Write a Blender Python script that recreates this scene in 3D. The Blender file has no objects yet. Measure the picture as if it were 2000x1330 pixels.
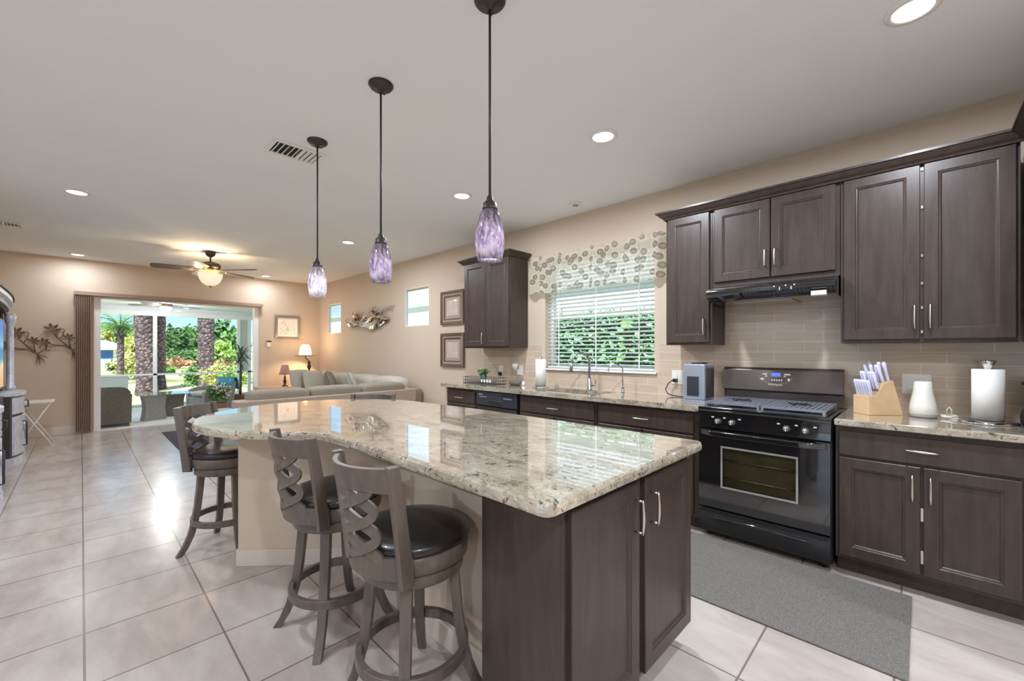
import bpy, bmesh, math, random
from mathutils import Vector, Matrix, Euler
random.seed(7)
SC = bpy.context.scene
COL = SC.collection
R = math.radians
PI = math.pi

# ------------------------------------------------------------------ camera, sky, sun, exposure
cam_d = bpy.data.cameras.new('camera')
cam_d.sensor_width = 36.0
cam_d.lens = 820.0 / 2000.0 * 36.0
cam_d.shift_y = 0.010
cam_d.clip_start = 0.05
cam_d.clip_end = 400
cam = bpy.data.objects.new('camera', cam_d)
cam.location = (0, 0, 1.31)
cam.rotation_euler = (R(90), 0, R(-45.75))
COL.objects.link(cam)
SC.camera = cam

SC.view_settings.view_transform = 'Standard'
SC.view_settings.look = 'None'
SC.view_settings.gamma = 1.0
SC.view_settings.use_curve_mapping = False
SC.view_settings.exposure = 0.15
SC.cycles.max_bounces = 12
SC.cycles.diffuse_bounces = 8
SC.cycles.glossy_bounces = 4
SC.cycles.transmission_bounces = 8
SC.cycles.transparent_max_bounces = 16
SC.cycles.sample_clamp_indirect = 6.0
SC.cycles.caustics_reflective = False
SC.cycles.caustics_refractive = False

world = bpy.data.worlds.new('sky')
SC.world = world
world.use_nodes = True
wn = world.node_tree
wn.nodes.clear()
tcw = wn.nodes.new('ShaderNodeTexCoord')
spw = wn.nodes.new('ShaderNodeSeparateXYZ')
wn.links.new(tcw.outputs['Generated'], spw.inputs[0])
skr = wn.nodes.new('ShaderNodeValToRGB')
wn.links.new(spw.outputs['Z'], skr.inputs[0])
for p_, c_ in ((0.0, (0.62, 0.80, 0.93, 1)), (0.05, (0.42, 0.70, 0.93, 1)), (0.14, (0.20, 0.50, 0.86, 1)), (0.5, (0.11, 0.32, 0.72, 1)), (1.0, (0.10, 0.26, 0.62, 1))):
    if p_ in (0.0, 1.0):
        e_ = skr.color_ramp.elements[0 if p_ == 0.0 else -1]
    else:
        e_ = skr.color_ramp.elements.new(p_)
    e_.position, e_.color = p_, c_
cln = wn.nodes.new('ShaderNodeTexNoise')
cln.inputs['Scale'].default_value = 4.0
cln.inputs['Detail'].default_value = 6.0
mpw = wn.nodes.new('ShaderNodeMapping')
mpw.inputs['Scale'].default_value = (1, 1, 4)
wn.links.new(tcw.outputs['Generated'], mpw.inputs[0])
wn.links.new(mpw.outputs[0], cln.inputs['Vector'])
clr = wn.nodes.new('ShaderNodeValToRGB')
clr.color_ramp.elements[0].position = 0.52; clr.color_ramp.elements[0].color = (0, 0, 0, 1)
clr.color_ramp.elements[1].position = 0.72; clr.color_ramp.elements[1].color = (0.8, 0.8, 0.8, 1)
wn.links.new(cln.outputs['Fac'], clr.inputs[0])
mxw = wn.nodes.new('ShaderNodeMix'); mxw.data_type = 'RGBA'
hzr = wn.nodes.new('ShaderNodeMapRange')        # hazy bright sky on the side of the neighbouring house
hzr.inputs['From Min'].default_value = 0.34; hzr.inputs['From Max'].default_value = 0.55
hzr.inputs['To Max'].default_value = 0.82
wn.links.new(spw.outputs['X'], hzr.inputs['Value'])
mxc = wn.nodes.new('ShaderNodeMath'); mxc.operation = 'MAXIMUM'
wn.links.new(clr.outputs[0], mxc.inputs[0]); wn.links.new(hzr.outputs[0], mxc.inputs[1])
wn.links.new(mxc.outputs[0], mxw.inputs[0])
wn.links.new(skr.outputs[0], mxw.inputs[6])
mxw.inputs[7].default_value = (0.82, 0.92, 1.0, 1)
bg = wn.nodes.new('ShaderNodeBackground')
bg.inputs['Strength'].default_value = 1.5
wo = wn.nodes.new('ShaderNodeOutputWorld')
wn.links.new(mxw.outputs[2], bg.inputs[0])
wn.links.new(bg.outputs[0], wo.inputs[0])

sun_d = bpy.data.lights.new('sun', 'SUN')
sun_d.energy = 10.0
sun_d.angle = R(1.0)
sun_d.color = (1.0, 0.95, 0.86)
sun = bpy.data.objects.new('sun', sun_d)
sun.rotation_euler = Vector((0.55, 0.8, -1.1)).to_track_quat('-Z', 'Y').to_euler()
COL.objects.link(sun)

DOWNLIGHT_W = 33.0
LAMP_COL = (0.88, 0.95, 1.05)

# ------------------------------------------------------------------ materials
def newmat(name):
    m = bpy.data.materials.new(name)
    m.use_nodes = True
    return m, m.node_tree, m.node_tree.nodes['Principled BSDF']

def setp(p, **k):
    for a, v in k.items():
        p.inputs[a.replace('_', ' ')].default_value = v

def rgb(r, g, b):
    f = lambda c: (c / 255 / 12.92) if c / 255 <= 0.04045 else ((c / 255 + 0.055) / 1.055) ** 2.4
    return (f(r), f(g), f(b), 1)

def ramp(nt, stops, interp='LINEAR'):
    n = nt.nodes.new('ShaderNodeValToRGB')
    n.color_ramp.interpolation = interp
    e = n.color_ramp.elements
    e[0].position, e[0].color = stops[0]
    e[1].position, e[1].color = stops[-1]
    for p, c in stops[1:-1]:
        x = e.new(p)
        x.color = c
    return n

def pos(nt, scale=(1, 1, 1), loc=(0, 0, 0), world_space=True, rot=(0, 0, 0)):
    if world_space:
        g = nt.nodes.new('ShaderNodeNewGeometry')
        src = g.outputs['Position']
    else:
        g = nt.nodes.new('ShaderNodeTexCoord')
        src = g.outputs['Object']
    mp = nt.nodes.new('ShaderNodeMapping')
    mp.inputs['Scale'].default_value = scale
    mp.inputs['Location'].default_value = loc
    mp.inputs['Rotation'].default_value = rot
    nt.links.new(src, mp.inputs['Vector'])
    return mp.outputs['Vector']

def noise(nt, vec, scale, detail=4, rough=0.55, dist=0.0):
    n = nt.nodes.new('ShaderNodeTexNoise')
    n.inputs['Scale'].default_value = scale
    n.inputs['Detail'].default_value = detail
    n.inputs['Roughness'].default_value = rough
    n.inputs['Distortion'].default_value = dist
    nt.links.new(vec, n.inputs['Vector'])
    return n.outputs['Fac']

def mix(nt, fac, a, b, mode='MIX'):
    n = nt.nodes.new('ShaderNodeMix')
    n.data_type = 'RGBA'
    n.blend_type = mode
    for i, v in ((0, fac), (6, a), (7, b)):
        if hasattr(v, 'is_linked') or hasattr(v, 'links'):
            nt.links.new(v, n.inputs[i])
        else:
            n.inputs[i].default_value = v
    return n.outputs[2]

def bump(nt, p, height, strength=0.2, dist=0.01):
    b = nt.nodes.new('ShaderNodeBump')
    b.inputs['Strength'].default_value = strength
    b.inputs['Distance'].default_value = dist
    nt.links.new(height, b.inputs['Height'])
    nt.links.new(b.outputs[0], p.inputs['Normal'])

def plain(name, col, rough=0.5, metal=0.0, var=0.06, scale=6.0, coat=0.0, spec=0.5, bmp=0.0, bscale=60, emit=None, emit_s=0.0):
    m, nt, p = newmat(name)
    v = pos(nt, world_space=False)
    f = noise(nt, v, scale)
    d = tuple(c * (1 - var) for c in col[:3]) + (1,)
    l = tuple(min(1, c * (1 + var)) for c in col[:3]) + (1,)
    rp = ramp(nt, [(0.3, d), (0.7, l)])
    nt.links.new(f, rp.inputs[0])
    nt.links.new(rp.outputs[0], p.inputs['Base Color'])
    setp(p, Roughness=rough, Metallic=metal, Coat_Weight=coat, Specular_IOR_Level=spec)
    p.inputs['Coat Roughness'].default_value = 0.1
    if bmp:
        bump(nt, p, noise(nt, v, bscale, 3), bmp, 0.003)
    if emit:
        p.inputs['Emission Color'].default_value = emit
        p.inputs['Emission Strength'].default_value = emit_s
    return m

M = {}
M['wall'] = plain('warm_beige_paint', rgb(207, 190, 171), 0.75, var=0.012, scale=2, bmp=0.05, bscale=140)
M['ceiling'] = plain('ceiling_paint', rgb(240, 243, 245), 0.85, var=0.01, scale=2, bmp=0.06, bscale=90)
M['white'] = plain('white_paint', rgb(236, 235, 231), 0.4, var=0.01)
M['blind'] = plain('white_blind_slats', rgb(240, 243, 240), 0.4, var=0.01)
M['plastic'] = plain('white_plastic', rgb(238, 234, 226), 0.35, var=0.01)
M['nickel'] = plain('satin_nickel', rgb(214, 206, 196), 0.22, metal=1.0, var=0.02)
M['chrome'] = plain('chrome', rgb(225, 225, 225), 0.07, metal=1.0, var=0.01)
M['steel'] = plain('brushed_steel', rgb(178, 178, 180), 0.3, metal=1.0, var=0.04)
M['bronze'] = plain('oil_rubbed_bronze', rgb(62, 56, 54), 0.42, metal=0.35, var=0.08)
M['fanbrown'] = plain('dark_brown_fan', rgb(72, 56, 46), 0.4, metal=0.3, var=0.08)
M['brass'] = plain('antique_brass', rgb(196, 156, 96), 0.25, metal=1.0, var=0.08)
M['black'] = plain('black_enamel', rgb(20, 20, 22), 0.05, var=0.05, coat=1.0, spec=1.0)
M['blackmatte'] = plain('black_plastic', rgb(34, 34, 36), 0.45, var=0.05)
M['browngloss'] = plain('black_brown_panel', rgb(78, 64, 58), 0.22, var=0.05, coat=0.5)
M['leather'] = plain('black_leather', rgb(34, 31, 30), 0.3, var=0.08, coat=0.25, bmp=0.12, bscale=220)
M['paper'] = plain('paper_towel', rgb(240, 238, 234), 0.9, var=0.01, bmp=0.25, bscale=90)
M['sofa'] = plain('taupe_chenille', rgb(142, 131, 115), 0.9, var=0.05, scale=30, bmp=0.2, bscale=200)
M['sofaback'] = plain('brown_taupe_weave', rgb(168, 150, 134), 0.85, var=0.06, scale=30, bmp=0.2, bscale=160)
M['cushion'] = plain('cream_cushion', rgb(186, 180, 168), 0.9, var=0.05, scale=25, bmp=0.15, bscale=150)
M['tan'] = plain('tan_fabric_blind', rgb(160, 136, 120), 0.8, var=0.03)
M['blockwood'] = plain('light_block_wood', rgb(222, 188, 146), 0.5, var=0.08, scale=14)
M['lampshade'] = plain('mauve_lampshade', rgb(176, 140, 132), 0.8, var=0.05)
M['darkturned'] = plain('dark_turned_wood', rgb(66, 46, 38), 0.4, var=0.1)
M['sidetable'] = plain('tan_table', rgb(196, 160, 134), 0.5, var=0.06)
M['silverpaint'] = plain('distressed_silver_paint', rgb(212, 214, 224), 0.4, metal=0.25, var=0.16, scale=18)
M['unitdark'] = plain('charcoal_stained_wood', rgb(60, 54, 52), 0.4, var=0.12)
M['artmetal'] = plain('bronze_wire', rgb(128, 106, 86), 0.45, metal=0.5, var=0.2, scale=20)
M['picframe'] = plain('walnut_frame', rgb(92, 70, 58), 0.35, var=0.12, coat=0.3)
M['picframe_inner'] = plain('taupe_frame_lip', rgb(170, 150, 136), 0.4, var=0.05)
M['silverframe'] = plain('pewter_frame', rgb(158, 150, 138), 0.35, metal=0.5, var=0.08)
M['wicker_dark'] = plain('brown_grey_wicker', rgb(116, 108, 98), 0.75, var=0.3, scale=60, bmp=0.6, bscale=120)
M['wicker_grey'] = plain('grey_wicker', rgb(160, 156, 156), 0.75, var=0.2, scale=60, bmp=0.6, bscale=120)
M['teal'] = plain('teal_towel', rgb(50, 126, 150), 0.9, var=0.12, scale=18, bmp=0.3, bscale=120)
M['patio'] = plain('lanai_pavers', rgb(226, 222, 216), 0.7, var=0.04)
M['lanaiceil'] = plain('lanai_ceiling_paint', rgb(226, 229, 232), 0.8, var=0.01)
M['frame_white'] = plain('white_aluminium', rgb(240, 240, 240), 0.35, var=0.01)
M['shoji'] = plain('pale_screen_panel', rgb(190, 196, 192), 0.7, var=0.02)
M['darkmat'] = plain('slate_door_mat', rgb(62, 60, 70), 0.9, var=0.15, scale=40)
M['terracotta'] = plain('clay_pot', rgb(168, 120, 92), 0.8, var=0.08)
M['foliage'] = plain('leaf_green', rgb(96, 136, 72), 0.6, var=0.35, scale=1.2)
M['foliage_lt'] = plain('leaf_light_green', rgb(150, 186, 96), 0.6, var=0.3, scale=1.2)
M['foliage_dk'] = plain('leaf_dark_green', rgb(78, 114, 70), 0.55, var=0.35, scale=1.2)
M['foliage_yel'] = plain('leaf_yellow_green', rgb(184, 188, 116), 0.6, var=0.3, scale=1.0)
M['foliage_red'] = plain('leaf_russet', rgb(178, 132, 104), 0.65, var=0.3, scale=1.5)
M['copperleaf'] = plain('copper_chrome_leaf', rgb(190, 164, 148), 0.15, metal=1.0, var=0.25, scale=12)
M['petal'] = plain('white_petals', rgb(238, 226, 222), 0.6, var=0.05)
M['hedge'] = plain('hedge_green', rgb(118, 168, 126), 0.6, var=0.3, scale=5)
M['bark'] = plain('grey_bark', rgb(112, 96, 92), 0.9, var=0.3, scale=8)
M['housewhite'] = plain('white_stucco', rgb(234, 234, 232), 0.8, var=0.02)
M['houseroof'] = plain('pale_roof', rgb(186, 204, 216), 0.7, var=0.05)
M['blueglass'] = plain('blue_window', rgb(52, 104, 168), 0.2, var=0.2, scale=2)
M['bulbwhite'] = plain('lit_lens', (1, 0.97, 0.92, 1), 0.5, var=0.0, emit=(1, 0.95, 0.88, 1), emit_s=6.0)
M['fanglass'] = plain('frosted_fan_bowl', rgb(250, 238, 214), 0.4, var=0.0, emit=(1, 0.84, 0.6, 1), emit_s=0.55)
M['litshade'] = plain('lit_lamp_shade', rgb(255, 240, 214), 0.6, var=0.0, emit=(1, 0.86, 0.62, 1), emit_s=1.3)
M['fanblade_lit'] = plain('lit_fan_blade', rgb(222, 216, 210), 0.45, var=0.04)  # light from the bowl on dark blades, painted as a paler colour
M['fanblade_dark'] = plain('walnut_fan_blade', rgb(92, 80, 76), 0.4, var=0.1)
M['lens_off'] = plain('range_hood_lens', rgb(220, 218, 210), 0.3, var=0.02)
M['filter'] = plain('hood_filter', rgb(170, 164, 156), 0.35, metal=0.6, var=0.1, scale=40)
M['cavity'] = plain('oven_cavity_enamel', rgb(112, 110, 96), 0.4, var=0.2, scale=10)
M['lit_kit'] = plain('lit_patio_light_kit', (1, 1, 1, 1), 0.5, var=0.0, emit=(1, 1, 1, 1), emit_s=1.6)
M['grate'] = plain('cast_iron_grate', rgb(150, 155, 165), 0.24, metal=0.4, var=0.05)
M['cooktop'] = plain('cooktop_enamel', rgb(104, 108, 116), 0.16, var=0.04, coat=0.4)
M['screenblue'] = plain('blue_clock_display', rgb(30, 50, 150), 0.3, var=0.0, emit=(0.12, 0.22, 0.9, 1), emit_s=0.9)
M['glow_label'] = plain('pale_print', rgb(214, 210, 204), 0.5, var=0.0)
M['label_grey'] = plain('grey_sticker', rgb(150, 148, 144), 0.5, var=0.03)
M['knife_handle'] = plain('lavender_white_handle', rgb(214, 214, 236), 0.3, var=0.08, scale=30)
M['cable'] = plain('black_cable', rgb(34, 28, 26), 0.4, var=0.05)
M['coffeesilver'] = plain('silver_plastic', rgb(176, 184, 200), 0.22, metal=0.55, var=0.03)
M['dishgrey'] = plain('grey_stoneware', rgb(104, 98, 88), 0.5, var=0.1)
M['pot_green'] = plain('green_glazed_pot', rgb(64, 92, 86), 0.3, var=0.1)
M['rattan_tray'] = plain('dark_wire_tray', rgb(92, 88, 84), 0.5, metal=0.4, var=0.1)
M['sign_white'] = plain('white_marker', rgb(226, 224, 220), 0.5, var=0.02)
M['teal_dw'] = plain('dishwasher_panel', rgb(52, 56, 66), 0.2, var=0.06, coat=0.5)

def m_wood():
    m, nt, p = newmat('espresso_cabinet')
    v = pos(nt, scale=(9, 9, 1.2))
    f = noise(nt, v, 3.0, 6, 0.6, 0.4)
    rp = ramp(nt, [(0.25, rgb(58, 47, 42)), (0.75, rgb(78, 65, 58))])
    nt.links.new(f, rp.inputs[0])
    nt.links.new(rp.outputs[0], p.inputs['Base Color'])
    setp(p, Roughness=0.34, Coat_Weight=0.05, Specular_IOR_Level=0.36)
    p.inputs['Coat Roughness'].default_value = 0.22
    return m
M['espresso'] = m_wood()

def m_stool():
    m, nt, p = newmat('grey_brown_stool_wood')
    v = pos(nt, scale=(10, 10, 2), world_space=False)
    f = noise(nt, v, 3.0, 5, 0.6, 0.3)
    rp = ramp(nt, [(0.25, rgb(84, 74, 66)), (0.75, rgb(110, 98, 88))])
    nt.links.new(f, rp.inputs[0])
    nt.links.new(rp.outputs[0], p.inputs['Base Color'])
    setp(p, Roughness=0.4, Coat_Weight=0.15)
    return m
M['stool'] = m_stool()

def m_granite():
    m, nt, p = newmat('cream_granite')
    v = pos(nt)
    vr = pos(nt, scale=(1.0, 0.6, 1.0), rot=(0, 0, R(35)))
    f1 = noise(nt, vr, 11.0, 6, 0.62, 0.5)
    r1 = ramp(nt, [(0.30, rgb(134, 122, 104)), (0.48, rgb(172, 161, 142)), (0.68, rgb(198, 190, 174))])
    nt.links.new(f1, r1.inputs[0])
    f2 = noise(nt, vr, 34.0, 5, 0.7, 0.6)
    r2 = ramp(nt, [(0.53, (0, 0, 0, 1)), (0.61, (0.9, 0.9, 0.9, 1))])
    nt.links.new(f2, r2.inputs[0])
    f2b = noise(nt, v, 2.6, 3, 0.5)
    r2b = ramp(nt, [(0.38, (0.25, 0.25, 0.25, 1)), (0.6, (1, 1, 1, 1))])
    nt.links.new(f2b, r2b.inputs[0])
    mm = nt.nodes.new('ShaderNodeMath'); mm.operation = 'MULTIPLY'
    nt.links.new(r2.outputs[0], mm.inputs[0]); nt.links.new(r2b.outputs[0], mm.inputs[1])
    c = mix(nt, mm.outputs[0], r1.outputs[0], rgb(120, 110, 92))
    f3 = noise(nt, vr, 40.0, 4, 0.62, 0.9)
    r3 = ramp(nt, [(0.605, (0, 0, 0, 1)), (0.635, (1, 1, 1, 1))])
    nt.links.new(f3, r3.inputs[0])
    c = mix(nt, r3.outputs[0], c, rgb(70, 58, 50))
    f4 = noise(nt, v, 80.0, 2, 0.5)
    r4 = ramp(nt, [(0.60, (0, 0, 0, 1)), (0.70, (0.8, 0.8, 0.8, 1))])
    nt.links.new(f4, r4.inputs[0])
    c = mix(nt, r4.outputs[0], c, rgb(212, 205, 190))
    nt.links.new(c, p.inputs['Base Color'])
    setp(p, Roughness=0.04, Coat_Weight=1.0, Specular_IOR_Level=0.9)
    p.inputs['Coat Roughness'].default_value = 0.02
    p.inputs['Coat IOR'].default_value = 1.75
    return m
M['granite'] = m_granite()

def m_floor():
    m, nt, p = newmat('porcelain_floor_tile')
    v = pos(nt, loc=(-0.010, -0.526, 0))
    b = nt.nodes.new('ShaderNodeTexBrick')
    b.offset = 0.0
    b.inputs['Scale'].default_value = 1.0
    b.inputs['Brick Width'].default_value = 0.456
    b.inputs['Row Height'].default_value = 0.4495
    b.inputs['Mortar Size'].default_value = 0.0042
    b.inputs['Mortar Smooth'].default_value = 0.1
    b.inputs['Bias'].default_value = 0.0
    b.inputs['Color1'].default_value = rgb(193, 184, 178)
    b.inputs['Color2'].default_value = rgb(185, 175, 168)
    b.inputs['Mortar'].default_value = rgb(132, 117, 106)
    nt.links.new(v, b.inputs['Vector'])
    v2 = pos(nt, scale=(1, 0.4, 1))
    f = noise(nt, v2, 5.0, 6, 0.6, 0.5)
    rp = ramp(nt, [(0.3, (0.76, 0.715, 0.68, 1)), (0.66, (1.07, 1.06, 1.05, 1))])
    nt.links.new(f, rp.inputs[0])
    c = mix(nt, 1.0, b.outputs['Color'], rp.outputs[0], 'MULTIPLY')
    nt.links.new(c, p.inputs['Base Color'])
    setp(p, Roughness=0.24, Specular_IOR_Level=0.5)
    inv = nt.nodes.new('ShaderNodeMath'); inv.operation = 'SUBTRACT'; inv.inputs[0].default_value = 1.0
    nt.links.new(b.outputs['Fac'], inv.inputs[1])
    bump(nt, p, inv.outputs[0], 0.5, 0.002)
    return m
M['floor'] = m_floor()

def m_splash():
    m, nt, p = newmat('taupe_subway_tile')
    g = nt.nodes.new('ShaderNodeNewGeometry')
    sx = nt.nodes.new('ShaderNodeSeparateXYZ')
    cx = nt.nodes.new('ShaderNodeCombineXYZ')
    nt.links.new(g.outputs['Position'], sx.inputs[0])
    nt.links.new(sx.outputs['Y'], cx.inputs['X'])
    ad = nt.nodes.new('ShaderNodeMath'); ad.operation = 'SUBTRACT'; ad.inputs[1].default_value = 0.918
    nt.links.new(sx.outputs['Z'], ad.inputs[0])
    nt.links.new(ad.outputs[0], cx.inputs['Y'])
    b = nt.nodes.new('ShaderNodeTexBrick')
    b.offset = 0.37
    b.inputs['Scale'].default_value = 1.0
    b.inputs['Brick Width'].default_value = 0.305
    b.inputs['Row Height'].default_value = 0.0765
    b.inputs['Mortar Size'].default_value = 0.0022
    b.inputs['Mortar Smooth'].default_value = 0.2
    b.inputs['Color1'].default_value = rgb(212, 192, 172)
    b.inputs['Color2'].default_value = rgb(202, 181, 161)
    b.inputs['Mortar'].default_value = rgb(226, 212, 196)
    nt.links.new(cx.outputs[0], b.inputs['Vector'])
    v2 = pos(nt, scale=(1, 1.2, 14))
    f = noise(nt, v2, 4.0, 4, 0.6)
    rp = ramp(nt, [(0.3, (0.9, 0.89, 0.88, 1)), (0.7, (1.05, 1.05, 1.05, 1))])
    nt.links.new(f, rp.inputs[0])
    c = mix(nt, 1.0, b.outputs['Color'], rp.outputs[0], 'MULTIPLY')
    nt.links.new(c, p.inputs['Base Color'])
    setp(p, Roughness=0.22, Coat_Weight=0.2)
    return m
M['splash'] = m_splash()

def m_glass(name, tint=(1, 1, 1, 1), ior=1.45, maxrefl=1.0):
    m, nt, p = newmat(name)
    nt.nodes.remove(p)
    out = nt.nodes['Material Output']
    t = nt.nodes.new('ShaderNodeBsdfTransparent'); t.inputs[0].default_value = tint
    g = nt.nodes.new('ShaderNodeBsdfGlossy'); g.inputs['Roughness'].default_value = 0.02
    lw = nt.nodes.new('ShaderNodeLayerWeight'); lw.inputs['Blend'].default_value = 0.5
    pw = nt.nodes.new('ShaderNodeMath'); pw.operation = 'POWER'; pw.inputs[1].default_value = 4.0
    nt.links.new(lw.outputs['Facing'], pw.inputs[0])
    ma = nt.nodes.new('ShaderNodeMath'); ma.operation = 'MULTIPLY_ADD'
    r0 = ((ior - 1) / (ior + 1)) ** 2
    ma.inputs[1].default_value = maxrefl - r0; ma.inputs[2].default_value = r0
    nt.links.new(pw.outputs[0], ma.inputs[0])
    mx = nt.nodes.new('ShaderNodeMixShader')
    nt.links.new(ma.outputs[0], mx.inputs[0])
    nt.links.new(t.outputs[0], mx.inputs[1])
    nt.links.new(g.outputs[0], mx.inputs[2])
    nt.links.new(mx.outputs[0], out.inputs[0])
    return m
M['glass'] = m_glass('window_glass', (0.97, 0.99, 0.98, 1), 1.25)
M['clearglass'] = m_glass('clear_glass', (0.85, 0.9, 0.9, 1), 1.45)
M['ovenglass'] = m_glass('smoked_oven_glass', (0.78, 0.76, 0.68, 1), 1.7)

def m_shade(name, dark, mid, lite, pale):
    m, nt, p = newmat(name)
    out = nt.nodes['Material Output']
    v = pos(nt, scale=(1, 1, 0.38), world_space=False)
    f = noise(nt, v, 46.0, 5, 0.7, 1.0)
    rp = ramp(nt, [(0.30, dark), (0.41, mid), (0.52, lite), (0.62, pale), (0.76, (1, 1, 1, 1))])
    nt.links.new(f, rp.inputs[0])
    # glass colour deepens toward the collar end
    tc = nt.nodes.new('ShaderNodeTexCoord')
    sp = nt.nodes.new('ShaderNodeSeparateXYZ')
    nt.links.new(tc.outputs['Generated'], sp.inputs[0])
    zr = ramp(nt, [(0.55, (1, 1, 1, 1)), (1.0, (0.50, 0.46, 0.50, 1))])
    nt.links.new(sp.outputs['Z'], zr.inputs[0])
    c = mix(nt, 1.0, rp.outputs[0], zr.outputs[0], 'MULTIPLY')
    nt.links.new(c, p.inputs['Base Color'])
    setp(p, Roughness=0.12, Coat_Weight=0.6)
    tr = nt.nodes.new('ShaderNodeBsdfTranslucent')
    nt.links.new(c, tr.inputs[0])
    mx = nt.nodes.new('ShaderNodeMixShader'); mx.inputs[0].default_value = 0.5
    nt.links.new(p.outputs[0], mx.inputs[1]); nt.links.new(tr.outputs[0], mx.inputs[2])
    nt.links.new(mx.outputs[0], out.inputs[0])
    return m
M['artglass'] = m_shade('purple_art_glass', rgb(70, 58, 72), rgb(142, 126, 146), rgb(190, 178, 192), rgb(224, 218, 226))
M['artglass_pale'] = m_shade('pale_streaked_art_glass', rgb(96, 86, 96), rgb(196, 188, 198), rgb(238, 234, 238), rgb(250, 248, 250))

def m_valance():
    m, nt, p = newmat('sheer_leaf_spot_fabric')
    out = nt.nodes['Material Output']
    tcv = nt.nodes.new('ShaderNodeTexCoord'); sv = nt.nodes.new('ShaderNodeSeparateXYZ'); cv = nt.nodes.new('ShaderNodeCombineXYZ')
    nt.links.new(tcv.outputs['Object'], sv.inputs[0])
    nt.links.new(sv.outputs['Y'], cv.inputs['X']); nt.links.new(sv.outputs['Z'], cv.inputs['Y'])
    v = cv.outputs[0]
    vo = nt.nodes.new('ShaderNodeTexVoronoi')
    vo.feature = 'F1'
    vo.voronoi_dimensions = '2D'
    vo.inputs['Scale'].default_value = 10.5
    vo.inputs['Randomness'].default_value = 0.9
    nt.links.new(v, vo.inputs['Vector'])
    rp = ramp(nt, [(0.10, rgb(186, 176, 158)), (0.25, rgb(140, 124, 102)), (0.31, rgb(170, 156, 132)), (0.37, rgb(242, 238, 228)), (0.6, rgb(226, 219, 202))])
    nt.links.new(vo.outputs['Distance'], rp.inputs[0])
    nt.links.new(rp.outputs[0], p.inputs['Base Color'])
    setp(p, Roughness=0.85)
    tl = nt.nodes.new('ShaderNodeBsdfTranslucent'); nt.links.new(rp.outputs[0], tl.inputs[0])
    tp = nt.nodes.new('ShaderNodeBsdfTransparent')
    m1 = nt.nodes.new('ShaderNodeMixShader'); m1.inputs[0].default_value = 0.5
    m2 = nt.nodes.new('ShaderNodeMixShader'); m2.inputs[0].default_value = 0.30
    nt.links.new(p.outputs[0], m1.inputs[1]); nt.links.new(tl.outputs[0], m1.inputs[2])
    nt.links.new(m1.outputs[0], m2.inputs[1]); nt.links.new(tp.outputs[0], m2.inputs[2])
    nt.links.new(m2.outputs[0], out.inputs[0])
    return m
M['valance'] = m_valance()

def m_rug():
    m, nt, p = newmat('grey_woven_mat')
    v = pos(nt, world_space=False)
    f = noise(nt, v, 160.0, 3, 0.7)
    rp = ramp(nt, [(0.35, rgb(92, 88, 84)), (0.65, rgb(124, 120, 114))])
    nt.links.new(f, rp.inputs[0])
    nt.links.new(rp.outputs[0], p.inputs['Base Color'])
    setp(p, Roughness=0.95)
    bump(nt, p, f, 0.5, 0.004)
    return m
M['rug'] = m_rug()

def m_palmbark():
    m, nt, p = newmat('palm_boot_bark')
    v = pos(nt, scale=(1, 1, 1), world_space=False)
    vo = nt.nodes.new('ShaderNodeTexVoronoi'); vo.inputs['Scale'].default_value = 11.0
    nt.links.new(v, vo.inputs['Vector'])
    rp = ramp(nt, [(0.05, rgb(160, 150, 150)), (0.35, rgb(104, 90, 94)), (0.8, rgb(62, 52, 58))])
    nt.links.new(vo.outputs['Distance'], rp.inputs[0])
    nt.links.new(rp.outputs[0], p.inputs['Base Color'])
    setp(p, Roughness=0.95)
    bump(nt, p, vo.outputs['Distance'], 0.8, 0.08)
    return m
M['palmbark'] = m_palmbark()

def m_lawn():
    m, nt, p = newmat('lawn_and_dry_ground')
    v = pos(nt)
    f = noise(nt, v, 0.22, 5, 0.6)
    rp = ramp(nt, [(0.36, rgb(192, 180, 156)), (0.5, rgb(190, 186, 142)), (0.62, rgb(168, 178, 112))])
    nt.links.new(f, rp.inputs[0])
    nt.links.new(rp.outputs[0], p.inputs['Base Color'])
    setp(p, Roughness=0.95)
    return m
M['lawn'] = m_lawn()

def m_tv():
    m, nt, p = newmat('television_picture')
    v = pos(nt)
    sp = nt.nodes.new('ShaderNodeSeparateXYZ'); nt.links.new(v, sp.inputs[0])
    nz = noise(nt, v, 4.0, 4)
    ad = nt.nodes.new('ShaderNodeMath'); ad.operation = 'MULTIPLY_ADD'
    nt.links.new(nz, ad.inputs[0]); ad.inputs[1].default_value = 0.12
    nt.links.new(sp.outputs['Z'], ad.inputs[2])
    mr = nt.nodes.new('ShaderNodeMapRange')
    mr.inputs['From Min'].default_value = 0.92; mr.inputs['From Max'].default_value = 1.62
    nt.links.new(ad.outputs[0], mr.inputs['Value'])
    rp = ramp(nt, [(0.0, rgb(222, 150, 60)), (0.28, rgb(232, 196, 130)), (0.42, rgb(222, 212, 180)), (0.5, rgb(30, 150, 176)), (0.66, rgb(20, 120, 180)), (0.74, rgb(120, 196, 226)), (1.0, rgb(20, 116, 214))])
    nt.links.new(mr.outputs[0], rp.inputs[0])
    nt.links.new(rp.outputs[0], p.inputs['Emission Color'])
    p.inputs['Emission Strength'].default_value = 0.8
    setp(p, Roughness=0.2); p.inputs['Base Color'].default_value = (0.02, 0.02, 0.02, 1)
    return m
M['tv'] = m_tv()

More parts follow.
